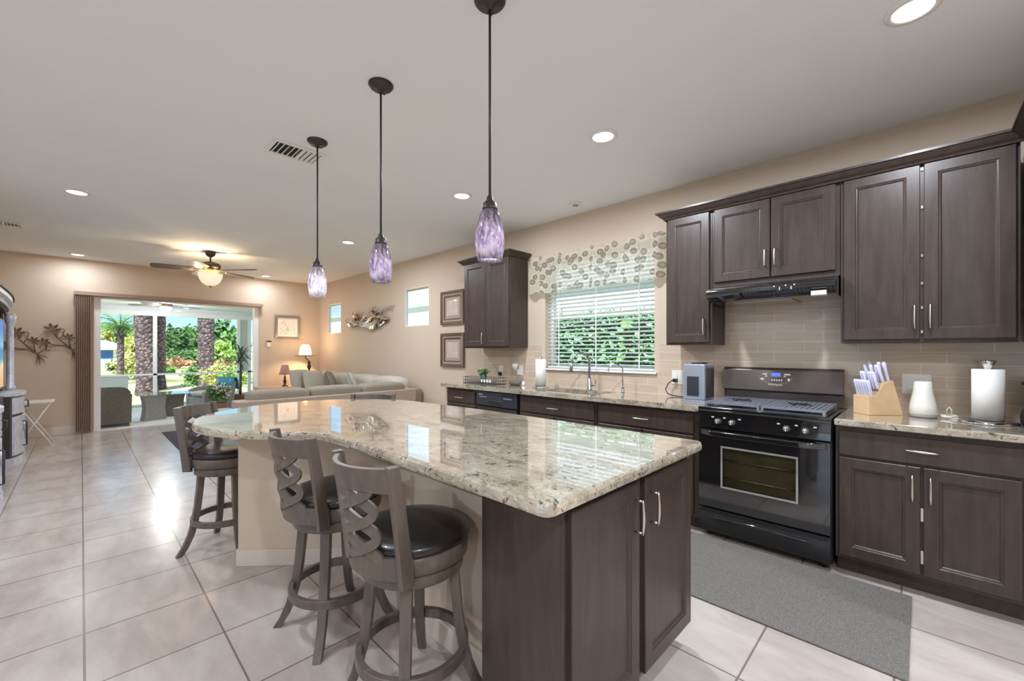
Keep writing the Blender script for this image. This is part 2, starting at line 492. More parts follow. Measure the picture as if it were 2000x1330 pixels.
def m_print(name, base, ink, seed):
    m, nt, p = newmat(name)
    v = pos(nt, world_space=False, loc=(seed, seed * 2, 0))
    f = noise(nt, v, 9.0, 3, 0.5, 1.5)
    rp = ramp(nt, [(0.52, base), (0.6, ink), (0.66, base)])
    nt.links.new(f, rp.inputs[0])
    nt.links.new(rp.outputs[0], p.inputs['Base Color'])
    setp(p, Roughness=0.5, Coat_Weight=0.4)
    return m
M['print_a'] = m_print('pale_shell_print', rgb(192, 178, 168), rgb(208, 196, 188), 1.3)
M['print_b'] = m_print('pale_sketch_print', rgb(236, 230, 222), rgb(196, 182, 178), 4.1)
# ------------------------------------------------------------------ mesh helpers
class MB:
    def __init__(s):
        s.v = []; s.f = []; s.smooth = []
    def loft(s, loops, closed=True, cap0=True, cap1=True, wrap=False, smooth=False):
        n = len(loops[0]); b = len(s.v)
        for l in loops:
            s.v.extend(Vector(p) for p in l)
        L = len(loops)
        for i in range(L if wrap else L - 1):
            j = (i + 1) % L
            for k in range(n if closed else n - 1):
                k2 = (k + 1) % n
                s.f.append((b + i * n + k, b + i * n + k2, b + j * n + k2, b + j * n + k)); s.smooth.append(smooth)
        if cap0 and not wrap:
            s.f.append(tuple(b + k for k in range(n))); s.smooth.append(False)
        if cap1 and not wrap:
            s.f.append(tuple(b + (L - 1) * n + k for k in range(n))); s.smooth.append(False)
        return s
    def box(s, x0, x1, y0, y1, z0, z1):
        return s.loft([[(x0, y0, z), (x1, y0, z), (x1, y1, z), (x0, y1, z)] for z in (z0, z1)])
    def obox(s, c, size, rz=0, rx=0, ry=0):
        m = Matrix.Translation(c) @ Euler((rx, ry, rz)).to_matrix().to_4x4()
        a, b, d = (q / 2 for q in size)
        return s.loft([[m @ Vector(p) for p in ((-a, -b, z), (a, -b, z), (a, b, z), (-a, b, z))] for z in (-d, d)])
    def lathe(s, prof, c=(0, 0, 0), seg=24, ax=(1, 1), cap=True):
        loops = []
        for r, z in prof:
            r = max(r, 0.0004)
            loops.append([(c[0] + ax[0] * r * math.cos(2 * PI * k / seg), c[1] + ax[1] * r * math.sin(2 * PI * k / seg), c[2] + z) for k in range(seg)])
        return s.loft(loops, cap0=cap, cap1=cap, smooth=True)
    def disc(s, c, r, h, axis='x', seg=20, prof=None):
        prof = prof or [(r, 0), (r, h)]
        loops = []
        for rr, d in prof:
            lp = []
            for k in range(seg):
                a = 2 * PI * k / seg; u, w = rr * math.cos(a), rr * math.sin(a)
                lp.append((c[0] + d, c[1] + u, c[2] + w) if axis == 'x' else ((c[0] + u, c[1] + d, c[2] + w) if axis == 'y' else (c[0] + u, c[1] + w, c[2] + d)))
            loops.append(lp)
        return s.loft(loops, smooth=True)
    def tube(s, path, r, seg=8, closed=False, flat=None):
        P = [Vector(p) for p in path]; n = len(P)
        rs = r if isinstance(r, (list, tuple)) else [r] * n
        T = []
        for i in range(n):
            a = P[i - 1] if (i > 0 or closed) else P[i]
            b = P[(i + 1) % n] if (i < n - 1 or closed) else P[i]
            t = (b - a)
            T.append(t.normalized() if t.length > 1e-9 else Vector((0, 0, 1)))
        u = T[0].orthogonal().normalized()
        loops = []
        for i in range(n):
            u = (u - T[i] * u.dot(T[i])).normalized(); w = T[i].cross(u)
            loops.append([P[i] + (u * math.cos(2 * PI * k / seg) + w * math.sin(2 * PI * k / seg)) * rs[i] for k in range(seg)])
        return s.loft(loops, wrap=closed, smooth=True)
    def strip(s, path, normals, w, t):
        """flat ribbon along path: width w across, thickness t along normals"""
        P = [Vector(p) for p in path]; loops = []
        for i, p in enumerate(P):
            a = P[max(0, i - 1)]; b = P[min(len(P) - 1, i + 1)]
            tg = (b - a).normalized(); n = Vector(normals[i]).normalized()
            n = (n - tg * n.dot(tg)).normalized(); sd = tg.cross(n)
            ww = w[i] if isinstance(w, (list, tuple)) else w
            loops.append([p + sd * ww / 2 + n * t / 2, p - sd * ww / 2 + n * t / 2, p - sd * ww / 2 - n * t / 2, p + sd * ww / 2 - n * t / 2])
        return s.loft(loops)
    def prism(s, pts, z0, z1):
        return s.loft([[(x, y, z) for x, y in pts] for z in (z0, z1)])
    def panel(s, mp, u0, u1, v0, v1, thick=0.02, rail=0.057, raised=True):
        """cabinet door leaf with a recessed panel; mp(u,v,d) maps to world, d outward"""
        def rect(i, d):
            return [mp(u0 + i, v0 + i, d), mp(u1 - i, v0 + i, d), mp(u1 - i, v1 - i, d), mp(u0 + i, v1 - i, d)]
        L = [rect(0, 0), rect(0, thick - 0.003), rect(0.003, thick)]
        if raised and min(u1 - u0, v1 - v0) > 2.6 * rail:
            L += [rect(rail, thick), rect(rail + 0.004, thick - 0.004), rect(rail + 0.010, thick - 0.005), rect(rail + 0.016, thick - 0.011)]
        return s.loft(L)
    def blob(s, c, rad, seg=16, rings=10, power=1.0, flat=1.0):
        """superellipsoid cushion shape"""
        sg = lambda x, e: math.copysign(abs(x) ** e, x)
        loops = []
        for i in range(rings + 1):
            a = -PI / 2 + PI * i / rings
            ca, sa = max(abs(math.cos(a)), 1e-3) ** power, sg(math.sin(a), flat)
            loops.append([(c[0] + rad[0] * ca * sg(math.cos(2 * PI * k / seg), power), c[1] + rad[1] * ca * sg(math.sin(2 * PI * k / seg), power), c[2] + rad[2] * sa) for k in range(seg)])
        return s.loft(loops, smooth=True)
    def leaves(s, c, rad, n, size, shell=0.55, elong=1.6, seed=0, zmin=None):
        rd = random.Random(seed)
        for _ in range(n):
            while True:
                d = Vector((rd.uniform(-1, 1), rd.uniform(-1, 1), rd.uniform(-1, 1)))
                if 0.05 < d.length <= 1: break
            d.normalize(); k = shell + (1 - shell) * rd.random()
            k *= 0.82 + 0.18 * math.sin(d.x * 5 + seed) * math.cos(d.y * 4 - seed) + 0.12 * math.sin(d.z * 7)
            p = Vector((c[0] + rad[0] * d.x * k, c[1] + rad[1] * d.y * k, c[2] + rad[2] * d.z * k))
            if zmin is not None and p.z < zmin: p.z = zmin + rd.random() * 0.05
            a = Vector((rd.gauss(0, 1), rd.gauss(0, 1), rd.gauss(0, 0.7))).normalized()
            b = a.orthogonal().normalized(); q = rd.uniform(0, PI)
            b = (b * math.cos(q) + a.cross(b) * math.sin(q)) * size * 0.5 * rd.uniform(0.7, 1.3)
            a = a * size * 0.5 * elong * rd.uniform(0.7, 1.3)
            i0 = len(s.v)
            s.v.extend((p - a, p + b, p + a, p - b)); s.f.append((i0, i0 + 1, i0 + 2, i0 + 3)); s.smooth.append(False)
        return s
    def build(s, name, mat, parent=None, bevel=0.0, bseg=2, loc=None, recalc=True, solid=0.0, sub=0):
        base = loc if loc is not None else ((0, 0, 0))
        o_ = Vector(base)
        if parent is not None:
            o_ = Vector(ORIG.get(parent.name, (0, 0, 0)))
        me = bpy.data.meshes.new(name)
        bm = bmesh.new()
        vs = [bm.verts.new(p - o_) for p in s.v]
        for f, sm in zip(s.f, s.smooth):
            try:
                fc = bm.faces.new([vs[i] for i in f]); fc.smooth = sm
            except ValueError:
                pass
        if recalc:
            bmesh.ops.recalc_face_normals(bm, faces=bm.faces)
        bm.to_mesh(me); bm.free()
        me.materials.append(M[mat] if isinstance(mat, str) else mat)
        o = bpy.data.objects.new(name, me)
        COL.objects.link(o)
        if parent is not None:
            o.parent = parent
            ORIG[o.name] = o_
        else:
            o.location = o_
            ORIG[o.name] = o_
        if sub:
            md = o.modifiers.new('round', 'SUBSURF'); md.levels = sub; md.render_levels = sub
        if solid:
            md = o.modifiers.new('thick', 'SOLIDIFY'); md.thickness = solid; md.offset = 0
        if bevel:
            md = o.modifiers.new('edge', 'BEVEL'); md.width = bevel; md.segments = bseg
            md.limit_method = 'ANGLE'; md.angle_limit = R(40)
            for p in me.polygons: p.use_smooth = True
            md.harden_normals = True
        return o
ORIG = {}

def tag(o, label=None, cat=None, group=None, kind=None):
    if label: o['label'] = label
    if cat: o['category'] = cat
    if group: o['group'] = group
    if kind: o['kind'] = kind
    return o

def thing(name, loc, label, cat, group=None):
    o = bpy.data.objects.new(name, None)
    o.empty_display_size = 0.1
    o.location = loc
    COL.objects.link(o)
    ORIG[o.name] = Vector(loc)
    return tag(o, label, cat, group)

def struct(name, mb, mat, label=None, **k):
    o = mb.build(name, mat, **k)
    return tag(o, label, None, None, 'structure')

def solo(name, mb, mat, loc, label, cat, group=None, **k):
    return tag(mb.build(name, mat, loc=loc, **k), label, cat, group)

def dup(root, loc, rz=None, label=None, group=None):
    def cp(o, parent):
        c = o.copy(); COL.objects.link(c)
        if parent is not None:
            c.parent = parent
        for ch in [x for x in o.children]:
            cp(ch, c)
        return c
    kids = list(root.children)
    r = root.copy(); COL.objects.link(r)
    for ch in kids:
        cp(ch, r)
    r.location = loc
    if rz is not None: r.rotation_euler = (0, 0, rz)
    if label: r['label'] = label
    if group: r['group'] = group
    return r

def lamp(name, kind, energy, loc, parent=None, color=LAMP_COL, size=0.1, spread=None, radius=None, rot=None, cone=None, blend=0.6):
    d = bpy.data.lights.new(name, kind)
    d.energy = energy; d.color = color
    if kind == 'AREA':
        d.shape = 'DISK'; d.size = size
        if spread: d.spread = spread
    else:
        d.shadow_soft_size = radius or 0.05
    if kind == 'SPOT':
        d.spot_size = cone or R(120); d.spot_blend = blend
    o = bpy.data.objects.new(name, d)
    COL.objects.link(o)
    o.location = loc
    if rot: o.rotation_euler = rot
    if parent is not None: o.parent = parent
    return o

def arc(c, r, a0, a1, n):
    return [(c[0] + r * math.cos(R(a0 + (a1 - a0) * i / n)), c[1] + r * math.sin(R(a0 + (a1 - a0) * i / n))) for i in range(n + 1)]

FX = lambda xf: (lambda u, v, d: (xf - d, u, v))      # a face that looks toward -x
FY = lambda yf: (lambda u, v, d: (u, yf - d, v))      # a face that looks toward -y
FYp = lambda yf: (lambda u, v, d: (u, yf + d, v))     # a face that looks toward +y

def pull(mb, mp, u, v, length, vertical, off=0.03):
    """bowed bar pull standing off the face"""
    h = length / 2
    n = 9
    path, rad = [], []
    for i in range(n):
        t = -1 + 2 * i / (n - 1)
        d = off + 0.004 * (1 - t * t)
        path.append(mp(u, v + t * h, d) if vertical else mp(u + t * h, v, d))
        rad.append(0.0042 + 0.0024 * (1 - t * t))
    mb.tube(path, rad, 8)
    for t in (-0.9, 0.9):
        a = (u, v + t * h) if vertical else (u + t * h, v)
        mb.tube([mp(a[0], a[1], 0), mp(a[0], a[1], off)], 0.004, 8)
    return mb

def leaf_door(root, mp, u0, u1, v0, v1, handle=None, name='door', rail=0.057, thick=0.02):
    d = MB().panel(mp, u0, u1, v0, v1, thick, rail).build(name, 'espresso', root)
    if handle:
        mp2 = lambda u, v, k: mp(u, v, k + thick)
        pull(MB(), mp2, *handle).build('handle', 'nickel', d)
    return d
# ------------------------------------------------------------------ the room
CEIL = 2.77
XW = 3.70          # kitchen wall
YF = 9.58          # wall with the sliding door
XL = -1.10         # living-room side wall
XO, YB = -4.6, -4.0

struct('floor', MB().box(XO - 0.2, XW + 0.2, YB - 0.2, YF + 0.2, -0.12, 0.0), 'floor')
struct('ceiling', MB().box(XO - 0.2, XW + 0.2, YB - 0.2, YF + 0.2, CEIL, CEIL + 0.18), 'ceiling')

def wall_holes(mb, axis, c0, c1, a0, a1, z0, z1, holes):
    """wall between c0..c1 across, running a0..a1, with rectangular holes (a,b,zlo,zhi)"""
    def bx(p, q, zl, zh):
        if q - p < 1e-4 or zh - zl < 1e-4: return
        if axis == 'y': mb.box(c0, c1, p, q, zl, zh)
        else: mb.box(p, q, c0, c1, zl, zh)
    cur = a0
    for (p, q, zl, zh) in sorted(holes):
        bx(cur, p, z0, z1)
        bx(p, q, z0, zl); bx(p, q, zh, z1)
        cur = q
    bx(cur, a1, z0, z1)
    return mb

KW = (1.765, 3.075, 1.115, 2.285)      # kitchen window: y0,y1,z0,z1
SW1 = (5.372, 6.046, 1.702, 2.316)
SW2 = (8.476, 9.108, 1.674, 2.296)
SL = (0.14, 2.52, 0.0, 2.19)           # slider x0,x1,z0,z1

struct('wall_kitchen', wall_holes(MB(), 'y', XW, XW + 0.2, YB - 0.2, YF + 0.2, 0, CEIL, [KW, (SW1[0], SW1[1] + 0.34, SW1[2], SW1[3]), (SW2[0], SW2[1] + 0.34, SW2[2], SW2[3])]).box(XW, XW + 0.016, SW1[1], SW1[1] + 0.34, SW1[2], SW1[3]).box(XW, XW + 0.016, SW2[1], SW2[1] + 0.34, SW2[2], SW2[3]), 'wall')
struct('wall_far', wall_holes(MB(), 'x', YF, YF + 0.2, XL - 0.12, XW, 0, CEIL, [SL]), 'wall')
struct('wall_left', MB().box(XL - 0.12, XL, 5.0, YF, 0, CEIL), 'wall')
struct('wall_return', MB().box(XO, XL - 0.12, 5.0, 5.12, 0, CEIL), 'wall')
struct('wall_dining', wall_holes(MB(), 'y', XO - 0.2, XO, YB - 0.2, 5.12, 0, CEIL, [(-2.6, -0.6, 0.5, 2.35), (0.6, 3.4, 0.1, 2.35)]), 'wall')
struct('wall_back', MB().box(XO, XW, YB - 0.2, YB, 0, CEIL), 'wall')
struct('wall_side', MB().box(2.55, XW, -0.90, -0.74, 0, CEIL), 'wall')

# baseboards
bb = lambda *a: MB().box(*a)
def baseboard(name, *a):
    struct(name, bb(*a), 'white', bevel=0.004)
M['basebd'] = plain('baseboard_paint', rgb(216, 203, 190), 0.5, var=0.01)
struct('baseboard_far', MB().box(XL, 0.02, YF - 0.014, YF, 0, 0.13), 'basebd', bevel=0.004)
struct('baseboard_far_corner', MB().box(2.56, XW, YF - 0.014, YF, 0, 0.13), 'basebd', bevel=0.004)
struct('baseboard_kitchen', MB().box(XW - 0.014, XW, 4.22, YF - 0.014, 0, 0.13), 'basebd', bevel=0.004)
struct('baseboard_left', MB().box(XL, XL + 0.014, 5.0, YF - 0.014, 0, 0.13), 'basebd', bevel=0.004)

# wall stub closing the run of base cabinets
struct('trim_1', MB().box(3.13, XW, 4.145, 4.19, 0, 0.873), 'wall')

# windows on the kitchen wall
def window(n, hole, bars=False, sill=True):
    y0, y1, z0, z1 = hole
    xo = XW + 0.13 if n == 1 else XW + 0.022
    t = 0.035 if n == 1 else 0.010
    fr = MB()
    fr.box(xo - 0.02, xo + 0.03, y0, y0 + t, z0, z1); fr.box(xo - 0.02, xo + 0.03, y1 - t, y1, z0, z1)
    fr.box(xo - 0.02, xo + 0.03, y0 + t, y1 - t, z0, z0 + t); fr.box(xo - 0.02, xo + 0.03, y0 + t, y1 - t, z1 - t, z1)
    if bars:
        zm = (z0 + z1) / 2
        fr.box(xo - 0.02, xo + 0.03, y0 + t, y1 - t, zm - 0.02, zm + 0.02)
    w = fr.build('window_%d' % n, 'white', loc=(xo, y0, z0))
    tag(w, kind='structure')
    g = MB().box(xo + 0.002, xo + 0.008, y0 + t, y1 - t, z0 + t, z1 - t).build('pane', 'glass', w)
    if sill:
        MB().box(XW - 0.035, xo - 0.02, y0 - 0.03 if n == 1 else y0, y1 + 0.03 if n == 1 else y1, z0 - 0.022, z0).build('sill', 'white', w, bevel=0.004)
    return w
window(1, KW, True)
window(2, SW1, False, False)
window(3, SW2, False, False)

struct('added_sun_eave', MB().box(XO - 1.7, XO - 0.2, YB, 5.2, 2.55, 2.65), 'white')  # unseen eave, added to keep direct sun out of the dining windows
# windows of the dining side (behind and left of the viewpoint)
def window_x(n, y0, y1, z0, z1):
    fr = MB(); xo = XO - 0.12; t = 0.05
    fr.box(xo, xo + 0.05, y0, y0 + t, z0, z1); fr.box(xo, xo + 0.05, y1 - t, y1, z0, z1)
    fr.box(xo, xo + 0.05, y0 + t, y1 - t, z0, z0 + t); fr.box(xo, xo + 0.05, y0 + t, y1 - t, z1 - t, z1)
    fr.box(xo, xo + 0.05, (y0 + y1) / 2 - t / 2, (y0 + y1) / 2 + t / 2, z0 + t, z1 - t)
    w = fr.build('window_%d' % n, 'white', loc=(xo, y0, z0)); tag(w, kind='structure')
    MB().box(xo + 0.02, xo + 0.026, y0 + t, y1 - t, z0 + t, z1 - t).build('pane', 'glass', w)
window_x(4, -2.6, -0.6, 0.5, 2.35)
window_x(5, 0.6, 3.4, 0.1, 2.35)

# sliding door: frame, glass leaf
d = MB()
x0, x1, z1 = SL[0], SL[1], SL[3]
d.box(x0, x0 + 0.085, YF + 0.02, YF + 0.16, 0.0, z1); d.box(x1 - 0.085, x1, YF + 0.02, YF + 0.16, 0.0, z1)
d.box(x0 + 0.085, x1 - 0.085, YF + 0.02, YF + 0.16, z1 - 0.03, z1)
d.box(x0 + 0.085, x1 - 0.085, YF + 0.02, YF + 0.16, 0.0, 0.012)
dr = d.build('door_1', 'frame_white', loc=(x0, YF, 0)); tag(dr, kind='structure')
MB().box(x0 + 0.085, x1 - 0.085, YF + 0.10, YF + 0.106, 0.012, z1 - 0.03).build('pane', 'glass', dr)

# vertical blind gathered at the left of the slider, with its valance
t = thing('vertical_blind', (0.05, YF, 0), 'tan vertical blind drawn aside at the sliding glass door', 'blind')
MB().box(-0.075, 2.555, YF - 0.105, YF, 2.19, 2.25).build('head_rail', 'tan', t, bevel=0.004)
vb = MB()
for k in range(9):
    x = -0.045 + k * 0.021
    vb.obox((x, YF - 0.055, 1.112), (0.006, 0.085, 2.15), R(-24))
vb.build('vane_stack', 'tan', t)

# ------------------------------------------------------------------ kitchen wall: tile
struct('backsplash', wall_holes(MB(), 'y', XW - 0.010, XW, -0.74, 4.11, 0.914, 1.372, [(KW[0] - 0.05, KW[1] + 0.05, 1.085, 1.372)]).box(XW - 0.010, XW, 0.37, 1.15, 1.372, 1.80), 'splash')

# ------------------------------------------------------------------ base cabinets
XB = 3.12    # cabinet box face; doors stand 20 mm proud
def carcass(root, y0, y1, xback=XW - 0.012, face=XB):
    mb = MB()
    mb.box(face, xback, y0, y1, 0.10, 0.873)
    mb.box(face + 0.075, xback, y0, y1, 0.0, 0.10)
    return mb.build('carcass', 'espresso', root)

mp = FX(XB)
t = thing('base_cabinet', (3.4, 0.0, 0), 'dark wood base cabinet right of the range with one wide drawer over two doors', 'cabinet')
carcass(t, -0.73, 0.362)
leaf_door(t, mp, -0.355, 0.345, 0.705, 0.845, (-0.004, 0.778, 0.13, False), 'drawer', rail=0.5)
leaf_door(t, mp, 0.002, 0.345, 0.12, 0.690, (0.033, 0.578, 0.14, True))
leaf_door(t, mp, -0.345, -0.010, 0.12, 0.690, (-0.036, 0.578, 0.14, True))
for z in (0.44, 0.215):
    MB().box(XB - 0.012, XB, -0.009, 0.001, z - 0.035, z + 0.035).build('hinge', 'nickel', t)
MB().box(XB - 0.02, XB, -0.73, -0.36, 0.12, 0.845).build('filler_panel', 'espresso', t)

t = thing('base_cabinet', (3.4, 1.58, 0), 'dark wood base cabinet between the range and the sink, single drawer with pull', 'cabinet')
carcass(t, 1.145, 2.005)
leaf_door(t, mp, 1.185, 1.985, 0.705, 0.845, (1.585, 0.775, 0.14, False), 'drawer', rail=0.5)
leaf_door(t, mp, 1.185, 1.580, 0.12, 0.690, (1.545, 0.578, 0.14, True))
leaf_door(t, mp, 1.590, 1.985, 0.12, 0.690, (1.625, 0.578, 0.14, True))

t = thing('sink_cabinet', (3.4, 2.47, 0), 'dark wood sink cabinet with a false drawer front below the window', 'cabinet')
carcass(t, 2.012, 2.925)
leaf_door(t, mp, 2.035, 2.905, 0.705, 0.845, (2.47, 0.768, 0.14, False), 'drawer_front', rail=0.5)
leaf_door(t, mp, 2.035, 2.465, 0.12, 0.690, (2.43, 0.578, 0.14, True))
leaf_door(t, mp, 2.475, 2.905, 0.12, 0.690, (2.51, 0.578, 0.14, True))

t = thing('dishwasher', (3.4, 3.26, 0), 'black dishwasher with a button panel between sink cabinet and end drawers', 'dishwasher')
MB().box(XB, XW - 0.012, 2.945, 3.575, 0.0, 0.868).build('tub', 'blackmatte', t)
MB().box(XB - 0.022, XB, 2.95, 3.57, 0.10, 0.70).build('door', 'black', t, bevel=0.006)
pn = MB().box(XB - 0.030, XB, 2.95, 3.57, 0.715, 0.862).build('control_panel', 'teal_dw', t, bevel=0.006)
MB().box(XB - 0.038, XB - 0.030, 3.16, 3.36, 0.735, 0.775).build('latch_handle', 'blackmatte', pn, bevel=0.004)
def dw_button(y0, y1, z0, z1):
    MB().box(XB - 0.033, XB - 0.030, y0, y1, z0, z1).build('button', 'label_grey', pn)
for k in range(5):
    dw_button(3.02 + k * 0.024, 3.036 + k * 0.024, 0.80, 0.812)
    dw_button(3.40 + k * 0.024, 3.416 + k * 0.024, 0.80, 0.812)
dw_button(3.46, 3.53, 0.825, 0.838)

t = thing('drawer_cabinet', (3.4, 3.86, 0), 'dark wood drawer cabinet at the far end of the counter under the two frames', 'cabinet')
carcass(t, 3.585, 4.14)
leaf_door(t, mp, 3.605, 4.12, 0.705, 0.845, (3.865, 0.765, 0.14, False), 'drawer', rail=0.5)
leaf_door(t, mp, 3.605, 4.12, 0.42, 0.690, (3.865, 0.56, 0.14, False), 'drawer', rail=0.5)
leaf_door(t, mp, 3.605, 4.12, 0.12, 0.405, (3.865, 0.27, 0.14, False), 'drawer', rail=0.5)

# countertops
SKX0, SKX1, SKY0, SKY1 = 3.20, 3.55, 2.08, 2.76
ct = MB()
ct.box(3.075, XW - 0.011, 1.140, SKY0, 0.874, 0.914)
ct.box(3.075, XW - 0.011, SKY1, 4.215, 0.874, 0.914)
ct.box(3.075, SKX0, SKY0, SKY1, 0.874, 0.914)
ct.box(SKX1, XW - 0.011, SKY0, SKY1, 0.874, 0.914)
solo('countertop', ct, 'granite', (3.4, 2.7, 0.874), 'long cream granite countertop with the sink under the window', 'countertop')
solo('countertop', MB().box(3.075, XW - 0.011, -0.735, 0.366, 0.874, 0.914), 'granite', (3.4, -0.2, 0.874), 'short cream granite countertop right of the range holding the knife block', 'countertop', bevel=0.008)

# sink, faucets
sk = MB()
def bowl(mb, x0, x1, y0, y1, zt, zb):
    r = 0.05
    def rr(i, z):
        pts = []
        for cx, cy, a in ((x1 - r - i, y1 - r - i, 0), (x0 + r + i, y1 - r - i, 90), (x0 + r + i, y0 + r + i, 180), (x1 - r - i, y0 + r + i, 270)):
            pts += [(cx + r * math.cos(R(a + 90 * k / 4)), cy + r * math.sin(R(a + 90 * k / 4)), z) for k in range(5)]
        return pts
    mb.loft([rr(-0.012, zb - 0.012), rr(-0.012, zt), rr(0, zt), rr(0.004, zb + 0.03), rr(0.02, zb)], smooth=False)
bowl(sk, SKX0 + 0.012, SKX1 - 0.012, SKY0 + 0.012, 2.40, 0.872, 0.70)
bowl(sk, SKX0 + 0.012, SKX1 - 0.012, 2.44, SKY1 - 0.012, 0.872, 0.70)
solo('sink', sk, 'steel', (3.37, 2.42, 0.69), 'stainless double bowl sink set below the granite under the window', 'sink')

t = thing('kitchen_faucet', (3.60, 2.41, 0.914), 'tall brushed steel gooseneck faucet behind the sink', 'faucet')
MB().lathe([(0.028, 0), (0.028, 0.006), (0.022, 0.012), (0.021, 0.10), (0.018, 0.105), (0.016, 0.12)], (3.60, 2.41, 0.914)).build('body', 'steel', t)
th = R(155)
def gn(s, z):
    return (3.60 + s * math.cos(th), 2.41 + s * math.sin(th), z)
pth = [gn(0, 1.03), gn(0, 1.19)] + [gn(0.10 - 0.10 * math.cos(R(a)), 1.19 + 0.10 * math.sin(R(a))) for a in range(20, 181, 20)]
MB().tube(pth, 0.011, 10).build('spout', 'steel', t)
e = pth[-1]
MB().tube([e, gn(0.205, 1.16), gn(0.215, 1.10)], [0.013, 0.016, 0.018], 10).build('spray_head', 'steel', t)
MB().tube([(3.60, 2.39, 0.965), (3.60, 2.36, 0.967), (3.60, 2.34, 0.975)], [0.014, 0.012, 0.010], 10).tube([(3.60, 2.345, 0.975), (3.59, 2.325, 1.02)], 0.005, 8).build('lever', 'steel', t)

t = thing('filter_faucet', (3.60, 2.035, 0.914), 'slim chrome drinking water faucet right of the sink', 'faucet')
MB().lathe([(0.016, 0), (0.016, 0.01), (0.011, 0.016), (0.011, 0.05), (0.008, 0.06)], (3.60, 2.035, 0.914)).build('body', 'steel', t)
pt = [(3.60, 2.035, 0.97), (3.60, 2.035, 1.13)] + [(3.60 - 0.055 + 0.055 * math.cos(R(a)), 2.035 + 0.045 * (1 - math.cos(R(a))), 1.13 + 0.05 * math.sin(R(a))) for a in range(20, 201, 20)]
MB().tube(pt, 0.005, 8).build('spout', 'steel', t)
MB().tube([(3.59, 2.03, 0.955), (3.565, 2.02, 0.965)], 0.005, 8).build('lever', 'blackmatte', t)

# ------------------------------------------------------------------ upper cabinets
XU = 3.40
mu = FX(XU)
def upper(name, y0, y1, z0, label, doors, z1=2.405, xf=XU):
    t = thing(name, (3.55, (y0 + y1) / 2, z0), label, 'cabinet')
    MB().box(xf, XW - 0.012, y0, y1, z0, z1).build('carcass', 'espresso', t)
    for (a, b, zl, zh, h) in doors:
        leaf_door(t, mu, a, b, zl, zh, h)
    return t
upper('wall_cabinet', 3.335, 4.150, 1.342, 'dark wood wall cabinet with two doors left of the kitchen window',
      [(3.745, 4.135, 1.36, 2.385, (3.772, 1.46, 0.14, True)), (3.350, 3.738, 1.36, 2.385, None)])
upper('wall_cabinet', 1.155, 1.518, 1.357, 'narrow single door dark wood wall cabinet between window valance and range hood',
      [(1.172, 1.500, 1.375, 2.385, (1.205, 1.495, 0.13, True))])
upper('wall_cabinet', 0.372, 1.152, 1.795, 'short dark wood wall cabinet with two doors above the range hood',
      [(0.392, 0.756, 1.83, 2.385, (0.728, 1.963, 0.13, True)), (0.762, 1.135, 1.83, 2.385, (0.788, 1.963, 0.13, True))])
t = upper('wall_cabinet', -0.370, 0.368, 1.357, 'tall dark wood wall cabinet with two doors over the knife block',
      [(0.004, 0.352, 1.378, 2.385, (0.026, 1.508, 0.14, True)), (-0.355, -0.012, 1.378, 2.385, (-0.038, 1.508, 0.14, True))])
for z in (1.42, 1.56, 1.70, 1.86, 2.14, 2.36):
    MB().box(XU - 0.01, XU, -0.0085, 0.0005, z - 0.008, z + 0.008).build('gap_light_speck', 'nickel', t)  # specks of light in the door gap, modelled as small bright pieces
t = thing('wall_cabinet', (3.0, -0.58, 1.357), 'dark wood wall cabinet turning the corner at the right edge', 'cabinet')
MB().box(2.60, XW - 0.012, -0.735, -0.412, 1.357, 2.405).build('carcass', 'espresso', t)
leaf_door(t, FYp(-0.412), 2.62, 2.98, 1.378, 2.385, (2.95, 1.508, 0.14, True))
leaf_door(t, FYp(-0.412), 2.99, 3.36, 1.378, 2.385, (3.02, 1.508, 0.14, True))

def crown_profile(face_pts, closed_in, name, label, loc):
    """crown swept along a plan polyline; face_pts list of (x,y,nx,ny) with outward mitre vectors"""
    prof = [(0.0, 2.386), (0.010, 2.386), (0.014, 2.396), (0.030, 2.408), (0.046, 2.425), (0.052, 2.432), (0.060, 2.434), (0.060, 2.448), (0.0, 2.448)]
    mb = MB()
    loops = []
    for (x, y, nx, ny) in face_pts:
        loops.append([(x + nx * o, y + ny * o, z) for o, z in prof])
    mb.loft(loops)
    return solo('crown_molding', mb, 'espresso', loc, label, 'crown molding')
F0 = XU - 0.0205
crown_profile([(2.60, -0.391, 0, 1), (F0, -0.391, -1, 1), (F0, 1.519, -1, 1), (XW - 0.012, 1.519, 0, 1)], False, 'c',
              'dark crown molding topping the long row of wall cabinets beside the hood', (F0, 0.6, 2.386))
crown_profile([(XW - 0.012, 3.334, 0, -1), (F0, 3.334, -1, -1), (F0, 4.151, -1, 1), (XW - 0.012, 4.151, 0, 1)], False, 'c',
              'dark crown molding topping the wall cabinet left of the window', (F0, 3.7, 2.386))

# range hood
t = thing('range_hood', (3.45, 0.755, 1.66), 'black under-cabinet range hood over the stove', 'range hood')
hd = MB()
prof = [(3.375, 1.793), (3.215, 1.752), (3.205, 1.742), (3.205, 1.715), (3.26, 1.672), (3.30, 1.664), (XW - 0.012, 1.664), (XW - 0.012, 1.793)]
hd.loft([[(x, y, z) for x, z in prof] for y in (0.374, 1.135)])
hd.build('shell', 'black', t, bevel=0.004)
MB().box(3.34, 3.62, 0.62, 0.98, 1.656, 1.664).build('grease_filter', 'filter', t, bevel=0.002)
MB().box(3.225, 3.29, 0.42, 0.50, 1.660, 1.690).build('lamp_lens', 'lens_off', t, bevel=0.002)
for y in (0.60, 0.665):
    k = MB().disc((3.222, y, 1.716), 0.014, -0.022, 'x', 16).build('knob', 'blackmatte', t)
    MB().box(3.196, 3.2, y - 0.002, y + 0.002, 1.708, 1.728).build('pointer', 'sign_white', k)
lb = MB()
